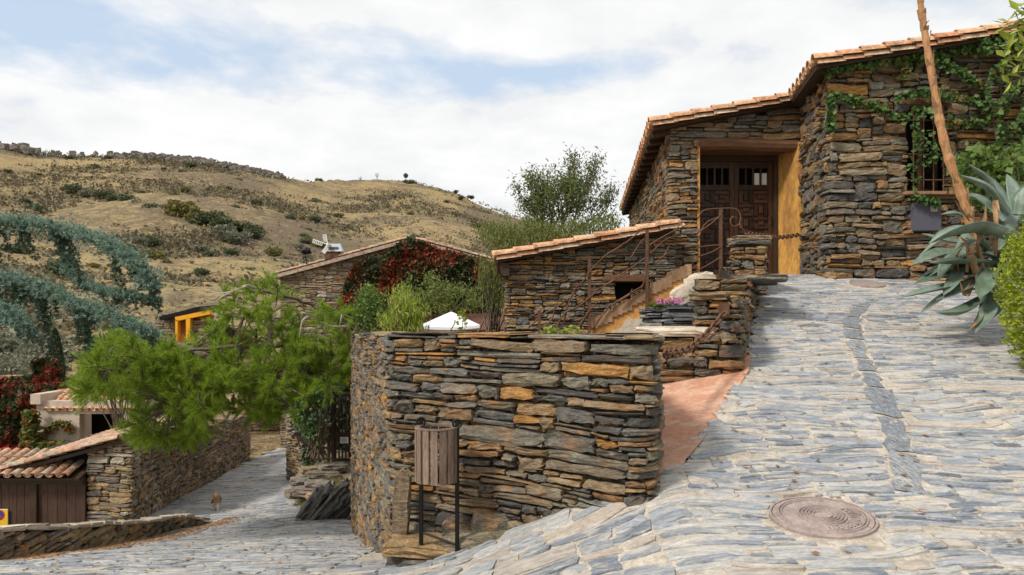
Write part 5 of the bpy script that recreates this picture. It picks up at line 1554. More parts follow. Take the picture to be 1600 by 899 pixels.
# red creeper covered wall at far left
rd = 28.0
mb = MB(); a, b = P(-120, 0, rd)[0], P(106, 0, rd)[0]
masonry(mb, [(a, rd), (b, rd), (b + .1, rd + 4)], -5, lambda u: P(0, 588, rd)[2] + 0 * np.asarray(u), (.25, .8), (.1, .25), seed=161, thick=.5, lowres=True)
o = mb.build('garden_wall', [M['stone_far'], M['mortar_dark']], loc=((a + b) / 2, rd, -4)); tag(o, 'tall garden wall hidden under red creeper left of the beige house', 'wall')
for (poly, n, nm, lb, dz) in (([(-120, 592), (0, 590), (60, 586), (105, 590), (108, 640), (60, 705), (40, 720), (-120, 720)], 9000, 'red_creeper', 'dark green and crimson creeper blanket on the garden wall at the left edge', 0),
                              ([(60, 590), (62, 566), (75, 558), (95, 560), (106, 572), (108, 600), (75, 605)], 1500, 'red_creeper', 'rounded crimson creeper mound below the cypress', 0)):
    q = sample_poly(poly, n, rng); bz = np.array([mnoise.fractal((a * .035, b * .035, 4), 1, 2, 3) for a, b in q])
    C = np.stack([(q[:, 0] - CX) / F * rd, rd - .15 - .4 * np.clip(bz + .5, 0, 1.3) - rng.uniform(0, .15, n), EYE + (HOR - q[:, 1]) / F * rd], 1)
    mb = MB(); leaves(mb, C, .2, 1.2, np.array([0, -.85, .5]), .45, rng=rng); o = mb.build(nm, M['redvine2'], loc=C.mean(0)); tag(o, lb, 'creeper')
mb = MB(); q = sample_poly([(57, 640), (62, 690), (120, 690), (124, 700), (60, 712), (40, 700), (45, 640)], 1500, rng); C = np.stack([(q[:, 0] - CX) / F * 24.6, 24.6 + rng.uniform(-.4, .2, 1500), EYE + (HOR - q[:, 1]) / F * 24.6], 1)
leaves(mb, C, .17, 1.3); 
sp = spline([P(64, 690, 24.8), P(75, 672, 24.8), P(92, 663, 24.8), P(105, 664, 24.8), P(108, 674, 24.8)], 60); leaves(mb, np.repeat(sp, 8, 0) + rng.normal(0, .06, (480, 3)), .13, 1.3)
o = mb.build('vine', leaf_mat('autumn_vine', [(0, (.05, .10, .02)), (.5, (.16, .18, .04)), (.8, (.26, .16, .04)), (1, (.30, .06, .03))], .3), loc=P(80, 700, 24.6)); tag(o, 'mixed autumn vine climbing the front of the beige house', 'vine')
mb = MB(); q = sample_poly([(-40, 705), (0, 702), (45, 708), (40, 716), (-40, 716)], 500, rng); C = np.stack([(q[:, 0] - CX) / F * 19, 19 + rng.uniform(-.4, .4, 500), EYE + (HOR - q[:, 1]) / F * 19], 1)
leaves(mb, C, .13, 1.3); o = mb.build('red_shrub', leaf_mat('red_leaf', [(0, (.30, .02, .02)), (1, (.55, .06, .05))], .3), loc=P(10, 730, 19)); tag(o, 'bright red low foliage behind the garage roof', 'shrub')


# ------------------------------------------------------------------ trees and plants
def to3(px, py, d): return np.stack([(px - CX) / F * d, d, EYE + (HOR - py) / F * d], -1)


# --- green pine leaning over the road
def build_pine():
    rng = np.random.default_rng(61)
    base = np.array([-2.35, 13.9, 1.0])
    t = thing('pine_tree', 'bright green pine leaning over the road behind the curved wall', 'tree', base)
    limbs = [[(575, 560, 13.8), (530, 500, 13.4), (470, 470, 13.0), (400, 455, 12.6), (330, 470, 12.4)],
             [(575, 575, 13.8), (500, 545, 13.2), (420, 540, 12.6), (330, 545, 12.2), (230, 560, 11.9), (130, 590, 11.8)],
             [(575, 585, 13.8), (520, 580, 13.0), (440, 590, 12.4), (350, 600, 12.0), (270, 630, 11.8)],
             [(530, 580, 13.2), (490, 610, 12.8), (450, 630, 12.6)], [(330, 560, 12.2), (250, 530, 12.6), (180, 535, 12.8)], [(420, 545, 12.7), (420, 500, 13), (380, 490, 13.2)]]
    mb = MB(); L3 = []
    tube(mb, spline([base - [0, 0, .6], base + [-.1, -.05, .2], P(575, 580, 13.8), P(545, 520, 13.6)], 14), np.linspace(.17, .08, 14), 8)
    for lb in limbs:
        s = spline([P(*q) for q in lb], 40); s += rng.normal(0, .015, s.shape); L3.append(s); tube(mb, s, np.linspace(.06, .012, 40), 6)
    L3 = np.concatenate(L3)
    mb.build('trunk', M['bark'], t, smooth=True)
    mb = MB()
    for lb in ([(585, 520, 13.2), (555, 500, 12.7), (528, 489, 12.4), (500, 490, 12.2), (486, 494, 12.1)], [(486, 494, 12.1), (474, 500, 12), (470, 515, 12), (468, 527, 12)], [(486, 494, 12.1), (478, 490, 12), (470, 488, 12)],
               [(400, 450, 12.2), (385, 446, 12.1), (368, 455, 12), (345, 458, 12), (325, 455, 12)], [(385, 447, 12), (350, 462, 12), (335, 472, 12), (330, 466, 12)], [(560, 505, 12.7), (552, 520, 12.6), (548, 530, 12.6)], [(535, 492, 12.4), (531, 508, 12.4)], [(545, 510, 12.4), (520, 510, 12.3), (500, 503, 12.2)]):
        s = spline([P(*q) for q in lb], 16); tube(mb, s, np.linspace(.022, .008, 16), 5)
    mb.build('bare_twigs', M['bark_pale'], t)
    poly = [(128, 598), (138, 572), (170, 550), (190, 525), (235, 545), (330, 535), (342, 480), (350, 462), (385, 458), (412, 446), (445, 450), (470, 478), (530, 468), (552, 500), (552, 585), (520, 600), (480, 610), (470, 640), (440, 650), (415, 655), (385, 640), (360, 640), (345, 668), (310, 672), (290, 692), (262, 680), (215, 690), (205, 665), (218, 640), (195, 632), (180, 640), (150, 640), (132, 622)]
    n = 900
    q = sample_poly(poly, n * 3, rng)
    keep = []
    for k in q:                                    # blue-noise-like cluster centres
        if all((k[0] - j[0]) ** 2 + (k[1] - j[1]) ** 2 > 10.3 ** 2 for j in keep): keep.append(k)
    ex = sample_poly(poly, 420, rng); keep += [k for k in ex if k[1] > 560]
    q = np.array(keep)
    # gaps
    g = np.array([mnoise.noise((a * .022, b * .028, 9.0)) for a, b in q]); q = q[g > -.2]
    d = np.interp(q[:, 0], [110, 330, 550], [11.9, 12.3, 13.0]) + rng.normal(0, .7, len(q))
    Cc = to3(q[:, 0], q[:, 1], d)
    tw = MB(); T0, A0 = [], []
    for c in Cc:
        b = L3[np.argmin(((L3 - c) ** 2).sum(1))]
        if np.linalg.norm(b - c) > .08: tube(tw, spline([b, (b + c) / 2 + rng.normal(0, .05, 3), c], 6), np.linspace(.018, .006, 6), 4, caps=False)
        out = unit(c - b + rng.normal(0, .15, 3) + [-.12, -.05, .12])
        for k in range(rng.integers(5, 8)):
            dr = unit(out * .7 + rng.normal(0, .6, 3) + [0, -.1, .08]); L = rng.uniform(.12, .32)
            tube(tw, [c, c + dr * L], [.006, .003], 3, caps=False)
            for s in np.linspace(.25, 1, 4): T0.append(c + dr * L * s); A0.append(dr)
    tw.build('twigs', M['bark'], t)
    T0, A0 = np.array(T0), np.array(A0)
    mb = MB(); needles(mb, T0, A0, 26, .125, .0052, .65, rng)
    mb.build('crown', M['pine'], t)


build_pine()


# --- blue cedar branches reaching in from the left
def build_cedar():
    rng = np.random.default_rng(62)
    base = np.array([-9.6, 9.4, -2.6])
    t = thing('cedar_tree', 'weeping blue cedar with drooping branches entering from the left edge', 'tree', base)
    mb = MB(); tube(mb, [base, base + [0.1, 0, 3], base + [.0, .1, 6], base + [.1, 0, 8]], [.28, .22, .16, .08], 10)
    br = [[(-190, 330, 9.6), (-60, 335, 9.4), (0, 348, 9.2), (60, 352, 9.1), (120, 366, 9.0), (170, 385, 8.9), (205, 405, 8.8), (228, 432, 8.8), (240, 455, 8.8)],
          [(95, 368, 9.2), (112, 425, 9.2), (145, 449, 9.1), (180, 460, 9.0), (215, 465, 9.0), (248, 470, 9.0)],
          [(-190, 400, 9.6), (-60, 420, 9.3), (0, 434, 9.1), (60, 448, 9.0), (110, 472, 8.9), (160, 490, 8.8), (205, 508, 8.8), (243, 524, 8.8)],
          [(-150, 450, 9.4), (-60, 468, 9.0), (-5, 480, 8.8), (30, 500, 8.7), (55, 528, 8.7)]]
    F0, A0, F1, A1 = [], [], [], []
    wd = [.10, .04, .085, .055]
    for bi, b in enumerate(br):
        s = spline([P(*q) for q in b], 140); tube(mb, s[::4], np.linspace(.05, .01, 35), 6)
        T = unit(np.gradient(s, axis=0))
        for k in range(140):
            w = wd[bi] * np.interp(k, [0, 90, 140], [1, .9, .45]) * (1 + .75 * mnoise.noise((k * .22, bi * 3.1, 1)) + .35 * mnoise.noise((k * .6, bi, 5)))
            for r in range(26):
                off = rng.normal(0, 1, 3) * [w * .6, w * .8, w * .5] * rng.choice([.8, 1.0, 1.9], p=[.5, .35, .15]) + [0, 0, w * .25 * mnoise.noise((k * .3, bi * 9, 3)) + w * .1]
                F0.append(s[k] + off); A0.append(unit(off * [1, 1, .5] + [0, 0, .05] + T[k] * .05))
            hang = np.interp(k, [0, 60, 100, 140], [.40, .44, .22, .08]) if bi in (0, 2) else .08
            for _h in range((2 if mnoise.noise((k * .19, bi * 7.3, 2)) > .17 else int(rng.random() < .08)) if bi != 1 else int(rng.random() < .3)):
                L = hang * rng.uniform(.25, 1.25) * (.55 + .75 * (mnoise.noise((k * .11, bi * 5, 0)) > -.05)); p = s[k] + rng.normal(0, w * .35, 3)
                n = max(3, int(L / .022)); q = p + np.stack([rng.normal(0, .05) * np.linspace(0, 1, n) + T[k][0] * np.linspace(0, .18, n) * L, rng.normal(0, .05) * np.linspace(0, 1, n), -np.linspace(0, L, n)], 1)
                tube(mb, q[[0, n // 2, n - 1]], [.006, .005, .002], 3, caps=False)
                for z in q:
                    for _ in range(3): F1.append(z + rng.normal(0, .022, 3)); A1.append(unit(rng.normal(0, 1, 3) * [1, 1, .4] + [0, 0, -.5]))
    mb.build('trunk', M['bark'], t, smooth=True)
    mb = MB(); needles(mb, np.array(F0), np.array(A0), 15, .042, .0095, 1.0, rng)
    mb.build('foliage', M['cedar'], t)
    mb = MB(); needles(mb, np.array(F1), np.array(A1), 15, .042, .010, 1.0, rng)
    mb.build('hanging_foliage', M['cedar_hang'], t)


build_cedar()


# --- airy tree behind the outbuilding
def branch_tree(mb, p, d, L, r, lvl, rng, tips, spread=.55, up=.12):
    n = 5; pts = [p]
    for i in range(n):
        d = unit(d + rng.normal(0, .11, 3) + [0, 0, up * .3]); pts.append(pts[-1] + d * L / n)
    tube(mb, pts, np.linspace(r, r * .6, n + 1), 6 if r > .03 else 4, caps=False)
    if lvl == 0:
        tips.append((pts[-1], d)); tips.append((pts[-3], d)); return
    if lvl <= 1: tips.append((pts[3], d))
    for k in range(int(rng.integers(2, 4)) + (lvl > 1)):
        dd = unit(d + rng.normal(0, spread, 3) + [0, 0, up]); branch_tree(mb, pts[int(rng.integers(3, n + 1))], dd, L * rng.uniform(.62, .85), r * .58, lvl - 1, rng, tips, spread, up)


def airy_tree():
    rng = np.random.default_rng(73); d = 20.0
    base = P(868, 400, d); t = thing('almond_tree', 'slender airy tree with small leaves rising behind the outbuilding roof', 'tree', base)
    mb = MB(); tips = []
    tube(mb, [base - [0, 0, 1.5], base], [.12, .1], 7)
    for (px, py, L, dd) in ((830, 285, .95, 0), (850, 262, 1.1, .3), (880, 250, 1.15, -.2), (905, 268, 1.1, .2), (925, 310, .9, -.3), (820, 320, .8, .1)):
        dv = unit(P(px, py, d + dd) - base); branch_tree(mb, base, dv, L, .045, 3, rng, tips, .42, .1)
    mb.build('trunk', M['bark'], t)
    C = []
    lo, hi = P(803, 372, d), P(952, 232, d); c0 = P(876, 310, d); rr = np.array([1.32, 1.2, 1.42])
    for (p, dv) in tips:
        n = 21 if ((p - c0) / rr).dot((p - c0) / rr) < 1.15 else 3
        C.append(p + rng.normal(0, .10, (n, 3)) + dv * rng.uniform(-.12, .16, (n, 1)))
    C = np.concatenate(C)
    mb = MB(); leaves(mb, C, .105, 3.2, axis=np.array([0, 0, -1]), aw=.45, rng=rng); mb.build('crown', M['olive'], t)
    print('airy leaves', len(C))


airy_tree()


def leafy(name, label, cat, poly, d, n, size, m, aspect=1.6, dd=.4, axis=None, aw=0.0, base=None, twigs=30, freq=.03, thr=-.25, rng=RNG, group=None, jit=11):
    """a shrub: leaves in noisy clumps inside an outline with depth, on real twigs"""
    q = sample_poly(poly, int(n * 1.5), rng); g = np.array([mnoise.noise((a * freq, b * freq, d)) for a, b in q]); q = q[g > thr][:n]; q = q + rng.normal(0, jit, q.shape) * rng.random((len(q), 1))
    D = d + rng.normal(0, dd, len(q)); C = to3(q[:, 0], q[:, 1], D)
    poly = np.array(poly); b = base if base is not None else P(poly[:, 0].mean(), poly[:, 1].max(), d)
    t = thing(name, label, cat, b, group)
    mb = MB()
    for k in rng.integers(0, len(C), twigs):
        e = C[k]; tube(mb, spline([b + rng.normal(0, .05, 3) * [2, 2, 0], (b + e) / 2 + rng.normal(0, .08, 3), e], 6), np.linspace(.02, .004, 6), 4, caps=False)
    mb.build('stem', M['bark'], t)
    mb = MB(); leaves(mb, C, size, aspect, axis=axis, aw=aw, rng=rng); mb.build('foliage', m, t)
    return t


DN = np.array([0, 0, -1.]); UP = np.array([0, 0, 1.])
leafy('pepper_tree', 'drooping feathery green tree to the left of the airy tree', 'tree', [(742, 362), (775, 340), (820, 338), (860, 350), (905, 345), (955, 335), (968, 352), (960, 372), (870, 385), (800, 388), (770, 384)], 18.6, 6500, .11, M['willow'], 4, .5, DN, .6, base=P(850, 470, 18.6))
leafy('pepper_tree', 'hanging yellowish green foliage against the left end of the outbuilding', 'tree', [(748, 400), (768, 392), (788, 405), (788, 480), (770, 492), (750, 450)], 16.5, 1500, .10, M['willow'], 4, .3, DN, .7, base=P(770, 520, 16.5))
leafy('garden_shrub', 'bright yellow green grassy shrub above the left end of the curved wall', 'shrub', [(598, 530), (600, 490), (612, 462), (628, 455), (645, 470), (660, 492), (658, 530)], 11.0, 2600, .11, M['grass'], 6, .25, UP, .75, base=P(630, 535, 11), twigs=40)
leafy('garden_shrub', 'tall green shrub with small leaves between the pine and the bright grassy shrub', 'shrub', [(556, 530), (558, 470), (568, 448), (582, 452), (600, 470), (606, 530)], 11.8, 2300, .065, M['greens'], 1.8, .25, UP, .3, base=P(582, 540, 11.8))
leafy('garden_shrub', 'olive green shrub in front of the creeper above the parasol', 'shrub', [(612, 470), (640, 432), (670, 428), (700, 446), (740, 452), (752, 480), (720, 486), (690, 490), (660, 500)], 27, 3600, .12, M['willow'], 2.2, .6, UP, .2, base=P(680, 560, 27), twigs=10)
leafy('garden_shrub', 'low green plants along the foot of the pine by the gate', 'shrub', [(440, 600), (490, 585), (535, 585), (535, 598), (505, 602), (497, 670), (484, 685), (465, 650)], 17.2, 3600, .10, M['ivy'], 1.4, .4, DN, .3, base=P(500, 715, 17.2))
leafy('hedge', 'dark green hedge added to darken the space behind the slatted gate', 'hedge', [(478, 600), (560, 590), (570, 730), (478, 730)], 19.6, 3500, .14, M['cypress'], 1.4, .3, base=P(520, 740, 19.6))  # added foliage, keeps light from showing between the gate slats
leafy('garden_shrub', 'dark red flowering shrub behind the gate post', 'shrub', [(515, 590), (525, 572), (552, 574), (552, 606), (530, 604)], 19.5, 600, .11, M['redvine2'], 1.4, .3)
for i, (px, lb) in enumerate(((722, 'small leafy seedling growing on the wall in front of the parasol'), (862, 'tiny green weed on the wall top left of the railing'), (893, 'tiny green weed on the wall top below the railing'))):
    b = P(px, 522, 5.75); b[2] = EYE - .13; h = .13 if i == 0 else .05
    mb = MB(); leaves(mb, blob_pts(b + [0, 0, h * .8], [.05 if i == 0 else .09, .05, h], 70), .035, 1.5)
    if i == 0: tube(mb, [b, b + [.01, 0, h * 1.6]], .003, 4); tube(mb, spline([b + [-.14, 0, 0], b + [-.09, 0, .05], b + [-.06, .0, .1], b + [-.055, 0, .13]], 10), .005, 5)
    o = mb.build('wall_weed', M['vine_leaf'], loc=b); tag(o, lb, 'weed')

# cypress
t = thing('cypress_tree', 'dark narrow cypress behind the crimson creeper at the left', 'tree', P(86, 600, 40)); rng = np.random.default_rng(75)
b = P(86, 600, 40); mb = MB(); tube(mb, [b - [0, 0, 2], b + [0, 0, 2.8]], [.15, .05], 6); mb.build('trunk', M['bark'], t)
C = []
for k in range(3500):
    z = rng.uniform(0, 1); r = .62 * (1 - z) ** .55 * (.75 + .25 * rng.random()); a = rng.uniform(0, 6.283); C.append(b + [r * math.cos(a), r * math.sin(a), z * 3.1 - .1])
mb = MB(); leaves(mb, np.array(C), .14, 2.5, axis=UP, aw=.7, rng=rng); mb.build('crown', M['cypress'], t)
leafy('olive_shrub', 'pale grey green olive shrub above the creeper wall at the left edge', 'shrub', [(-60, 590), (-40, 550), (0, 540), (40, 545), (70, 565), (72, 590)], 38, 3500, .2, M['bush_g'], 2, .8, base=P(10, 600, 38))
leafy('fig_tree', 'light green leafy tree between the pine and the beige house', 'tree', [(130, 560), (150, 515), (200, 505), (245, 520), (260, 560), (240, 600), (150, 605)], 22, 3500, .16, M['greens'], 1.5, .8, base=P(190, 700, 22))

# --- golden conifer at the right edge
rng = np.random.default_rng(81)
cb = np.array([5.13, 6.75, float(Rz(6.75))])
t = thing('golden_conifer', 'clipped golden green conifer shrub at the right edge beside the agave', 'shrub', cb)
mb = MB(); tube(mb, [cb - [0, 0, .2], cb + [0, 0, 1.0]], [.06, .02], 6); mb.build('trunk', M['bark'], t)
C, A = [], []
while len(C) < 17000:
    d = unit(rng.normal(0, 1, 3)); 
    lump = 1 + .16 * mnoise.noise((d[0] * 3, d[1] * 3, d[2] * 3)) + .24 * mnoise.noise((d[0] * 6, d[1] * 6, d[2] * 6))
    k = lump * rng.uniform(.8, 1.03)
    C.append(cb + [0, 0, .82] + d * [.54 * k, .54 * k, .86 * k]); A.append(unit(d + [0, 0, .7]))
mb = MB(); leaves(mb, np.array(C), .042, 1.9, axis=np.array(A), aw=.75, rng=rng); mb.build('foliage', M['thuja'], t)

# --- agave with its leaning dry flower stalk
ac = P(1545, 425, 8.7); gz = float(Rz(8.8))
ag = thing('agave', 'large grey green agave with broad curling leaves and a tall dry flower stalk', 'agave', (ac[0], ac[1], gz))
rng = np.random.default_rng(91)


def agave_leaf(pts, W, m='agave', roll=0.0):
    s = spline(pts, 22); T = unit(np.gradient(s, axis=0)); t = np.linspace(0, 1, 22)
    w = W * np.interp(t, [0, .15, .45, .75, .92, 1], [.75, .8, 1, .72, .3, .02])
    side = unit(np.cross(T, np.array([0, -.35, 1.]))); 
    nrm = np.cross(side, T); nrm = np.where((nrm[:, 2:3] < 0), -nrm, nrm)
    c_, s_ = math.cos(roll), math.sin(roll); side, nrm = side * c_ + nrm * s_, nrm * c_ - side * s_
    rows = []
    for (a, h) in ((-1, .0), (-.6, -.10), (0, -.2), (.6, -.10), (1, .0)):
        rows.append(s + side * (a * w / 2)[:, None] + nrm * (w * (h + .12))[:, None])
    for (a, h) in ((.55, -.2), (0, -.36), (-.55, -.2)):
        rows.append(s + side * (a * w / 2)[:, None] + nrm * (w * (h + .10))[:, None])
    V = np.stack(rows, 1); k = 8; f = []
    for i in range(21):
        for j in range(k): f.append([i * k + j, i * k + (j + 1) % k, (i + 1) * k + (j + 1) % k, (i + 1) * k + j])
    mb = MB(); mb.add(V.reshape(-1, 3), np.array(f)); return mb.build('leaf' if m == 'agave' else 'dry_leaf', M[m], ag, smooth=True)


AL = [([(1581, 330, 8.9), (1549, 283, 9.0), (1513, 256, 9.0)], .17), ([(1578, 335, 8.7), (1545, 293, 8.7), (1501, 274, 8.7)], .17), ([(1585, 372, 8.4), (1528, 354, 8.1), (1485, 361, 8.0), (1451, 381, 8.0)], .25),
      ([(1562, 412, 8.5), (1510, 406, 8.2), (1452, 411, 8.1)], .17), ([(1520, 398, 8.7), (1470, 395, 8.5), (1423, 414, 8.4)], .16), ([(1550, 418, 8.3), (1540, 445, 8.0), (1530, 466, 7.9)], .17), ([(1503, 412, 8.5), (1490, 440, 8.2), (1474, 462, 8.1)], .13),
      ([(1530, 440, 8.5), (1470, 449, 8.2), (1406, 465, 8.0)], .13), ([(1538, 466, 8.3), (1500, 486, 8.0), (1462, 489, 7.9)], .15), ([(1540, 455, 8.3), (1544, 488, 8.0), (1524, 520, 7.9)], .15), ([(1590, 335, 8.6), (1584, 300, 8.7), (1573, 272, 8.8)], .15),
      ([(1592, 335, 8.5), (1600, 305, 8.5), (1612, 285, 8.5)], .16), ([(1545, 360, 8.9), (1500, 335, 9.0), (1470, 335, 9.0)], .12), ([(1530, 425, 8.6), (1470, 430, 8.5), (1428, 444, 8.4)], .12), ([(1525, 450, 8.4), (1480, 460, 8.2), (1435, 492, 8.1)], .10),
      ([(1515, 380, 8.9), (1480, 375, 9.0), (1440, 365, 9.1)], .12), ([(1570, 345, 9.1), (1530, 310, 9.3), (1495, 305, 9.4)], .13), ([(1590, 410, 8.3), (1580, 440, 8.0), (1572, 480, 7.9)], .18), ([(1560, 440, 8.4), (1560, 470, 8.2), (1548, 500, 8.1)], .14), ([(1530, 435, 8.4), (1505, 450, 8.2), (1462, 470, 8.1)], .15),
      ([(1600, 350, 8.6), (1640, 320, 8.6), (1680, 330, 8.6)], .2), ([(1600, 400, 8.4), (1650, 390, 8.2), (1690, 420, 8.1)], .2), ([(1570, 380, 9.0), (1580, 330, 9.2), (1560, 300, 9.4)], .16), ([(1555, 400, 8.6), (1515, 392, 8.4), (1480, 412, 8.3), (1465, 440, 8.2)], .14), ([(1520, 420, 8.7), (1485, 420, 8.6), (1440, 432, 8.5)], .13)]
for pts, W in AL: agave_leaf([P(*p) for p in pts], W * 1.2, roll=rng.normal(0, .25))
for k in range(22):
    a = rng.uniform(0, 2 * math.pi); L = rng.uniform(.5, .95); up_ = rng.uniform(-.12, .5); o0 = P(1548, rng.uniform(385, 440), 8.6)
    dv = np.array([math.cos(a) * 1.0, math.sin(a) * .7, 0])
    agave_leaf_pts = [o0 + dv * .05, o0 + dv * L * .5 + [0, 0, up_ * L * .6 + .06], o0 + dv * L + [0, 0, up_ * L * .6 - rng.uniform(.02, .22)]]
    if agave_leaf_pts[-1][0] / agave_leaf_pts[-1][1] < (1425 - CX) / F: continue
    agave_leaf(agave_leaf_pts, rng.uniform(.075, .13), roll=rng.normal(0, .4))
for pts, W in (([(1535, 420, 8.3), (1528, 380, 8.2), (1538, 345, 8.3), (1540, 318, 8.4)], .07), ([(1555, 400, 8.4), (1556, 350, 8.3), (1555, 315, 8.4), (1562, 330, 8.3)], .07), ([(1510, 425, 8.3), (1512, 385, 8.2), (1500, 370, 8.2)], .08), ([(1520, 440, 8.3), (1508, 460, 8.1), (1500, 440, 8.0)], .08),
               ([(1540, 470, 8.2), (1530, 500, 8.0), (1515, 515, 7.9)], .1), ([(1500, 430, 8.4), (1495, 400, 8.3), (1505, 385, 8.3)], .06), ([(1525, 430, 8.25), (1518, 400, 8.15), (1522, 378, 8.15)], .09), ([(1515, 345, 8.8), (1500, 325, 8.7), (1492, 312, 8.6)], .06)): agave_leaf([P(*p) for p in pts], W, 'dry_leaf', rng.normal(0, .6))
mb = MB(); s = spline([P(1530, 440, 8.8), P(1512, 335, 8.9), P(1476, 225, 9.0), P(1453, 100, 9.1), P(1437, -5, 9.2), P(1428, -110, 9.2)], 60)
rr = np.interp(np.linspace(0, 1, 60), [0, .2, .6, 1], [.066, .056, .043, .034]) * (1 + .10 * rng.normal(0, 1, 60)); tube(mb, s, rr, 9)
T = unit(np.gradient(s, axis=0))
for k in range(44):
    i = int(rng.integers(2, 58)); a = rng.uniform(-2.8, .2); dr = np.array([math.cos(a), math.sin(a), 0]); p = s[i] + dr * rr[i] * .95
    L = rng.uniform(.05, .16); tan = np.cross(T[i], dr)
    v = np.array([p - tan * .03, p + tan * .03, p + T[i] * L + dr * rng.uniform(.01, .05) + tan * .012, p + T[i] * L + dr * rng.uniform(.01, .05) - tan * .012]); mb.add(v, [[0, 1, 2, 3]], 1)
mb.build('flower_stalk', [M['stalk'], M['dry_leaf']], ag)

# --- ivy on the wing
def strand(pts, n, spread, d=11.86, drop=.0, rng=RNG):
    s = spline([P(a, b, d) for a, b in pts], n); return s + np.stack([rng.normal(0, spread, n), -np.abs(rng.normal(0, .035, n)), rng.normal(0, spread, n) - np.abs(rng.normal(0, drop, n)) if drop else rng.normal(0, spread, n)], 1)
IV = [strand([(1288, 108), (1330, 98), (1400, 90), (1470, 82), (1560, 66)], 650, .045, drop=.05), strand([(1296, 150), (1330, 158), (1365, 168), (1400, 183), (1416, 188)], 300, .035), strand([(1297, 150), (1296, 175), (1297, 205)], 150, .03), strand([(1410, 90), (1413, 115)], 110, .045),
      strand([(1455, 88), (1480, 104), (1510, 122), (1535, 140)], 260, .04), strand([(1455, 152), (1490, 153), (1525, 162), (1545, 172)], 220, .04), strand([(1480, 195), (1510, 193), (1545, 192)], 160, .035), strand([(1425, 165), (1430, 200), (1428, 250), (1430, 290)], 60, .05),
      strand([(1440, 170), (1460, 180), (1475, 200)], 60, .06), strand([(1430, 215), (1450, 220), (1465, 240), (1450, 255), (1440, 235)], 80, .07), strand([(1425, 310), (1450, 313), (1465, 318)], 90, .04), strand([(1400, 152), (1440, 148), (1470, 148)], 150, .04)]
q = sample_poly([(1528, 62), (1600, 45), (1680, 45), (1680, 330), (1505, 330), (1490, 300), (1510, 255), (1545, 235), (1560, 200), (1540, 150), (1545, 110)], 3600, RNG); g = np.array([mnoise.noise((a * .035, b * .035, 3)) for a, b in q]); q = q[g > -.18]
IV.append(to3(q[:, 0], q[:, 1], 11.82 - np.abs(RNG.normal(0, .12, len(q)))))
C = np.concatenate(IV)
mb = MB(); leaves(mb, C, .085, 1.15, np.array([0, -.85, .5]), .5, axis=DN, aw=.45)
for pts in ([(1290, 108), (1400, 92), (1560, 68)], [(1297, 205), (1296, 150), (1365, 168), (1416, 188)], [(1455, 88), (1535, 140), (1560, 230)], [(1600, 330), (1570, 200), (1560, 68)], [(1545, 192), (1480, 195)], [(1455, 152), (1545, 172)]): tube(mb, spline([P(a, b, 11.93) for a, b in pts], 30), .012, 4, mi=1)
o = mb.build('ivy', [M['ivy'], M['bark']], loc=P(1560, 330, 11.9)); tag(o, 'green and reddish ivy trailing over the stone wall around the barred window', 'ivy')
leafy('vine_shrub', 'mid green broad leaved vine growing against the wall behind the agave', 'shrub', [(1500, 250), (1530, 228), (1570, 232), (1640, 225), (1640, 330), (1560, 330), (1510, 320), (1495, 285)], 10.6, 1500, .12, M['greens'], 1.4, .25, DN, .35, base=P(1570, 430, 10.6), twigs=14)
t = thing('leafy_branch', 'yellow green leafy branch hanging in at the top right corner', 'branch', P(1660, 60, 8.2))
mb = MB(); C, A = [], []
for (a, b) in (((1680, 20), (1568, 40)), ((1680, 50), (1574, 62)), ((1680, 80), (1570, 90)), ((1680, 60), (1572, 115)), ((1690, 100), (1578, 130)), ((1690, 10), (1590, 15)), ((1690, 70), (1600, 75))):
    p, e = P(*a, 8.3), P(*b, 8.1); s = spline([p, (p + e) / 2 + [0, 0, .06], e], 14); tube(mb, s, np.linspace(.008, .003, 14), 4)
    for k in range(2, 14):
        for sgn in (-1, 1):
            dr = unit(np.array([-.6, rng.uniform(-.4, .2), sgn * .6 - .25])); C.append(s[k] + dr * .07); A.append(dr)
mb.build('stem', M['bark'], t)
mb = MB(); leaves(mb, np.array(C), .17, 3.2, np.array([.1, -.6, .7]), .4, np.array(A), .85, rng); mb.build('leaves', M['vine_leaf'], t)
mb = MB()
for px in (1457, 1463, 1470, 1476): b = P(px, 60, 12.1); leaves(mb, blob_pts(b, [.06, .06, .07], 14), .05, 1.3)
o = mb.build('roof_weed', M['greens'], loc=P(1466, 64, 12.1)); tag(o, 'tiny weeds sprouting between the roof tiles behind the agave stalk', 'weed')


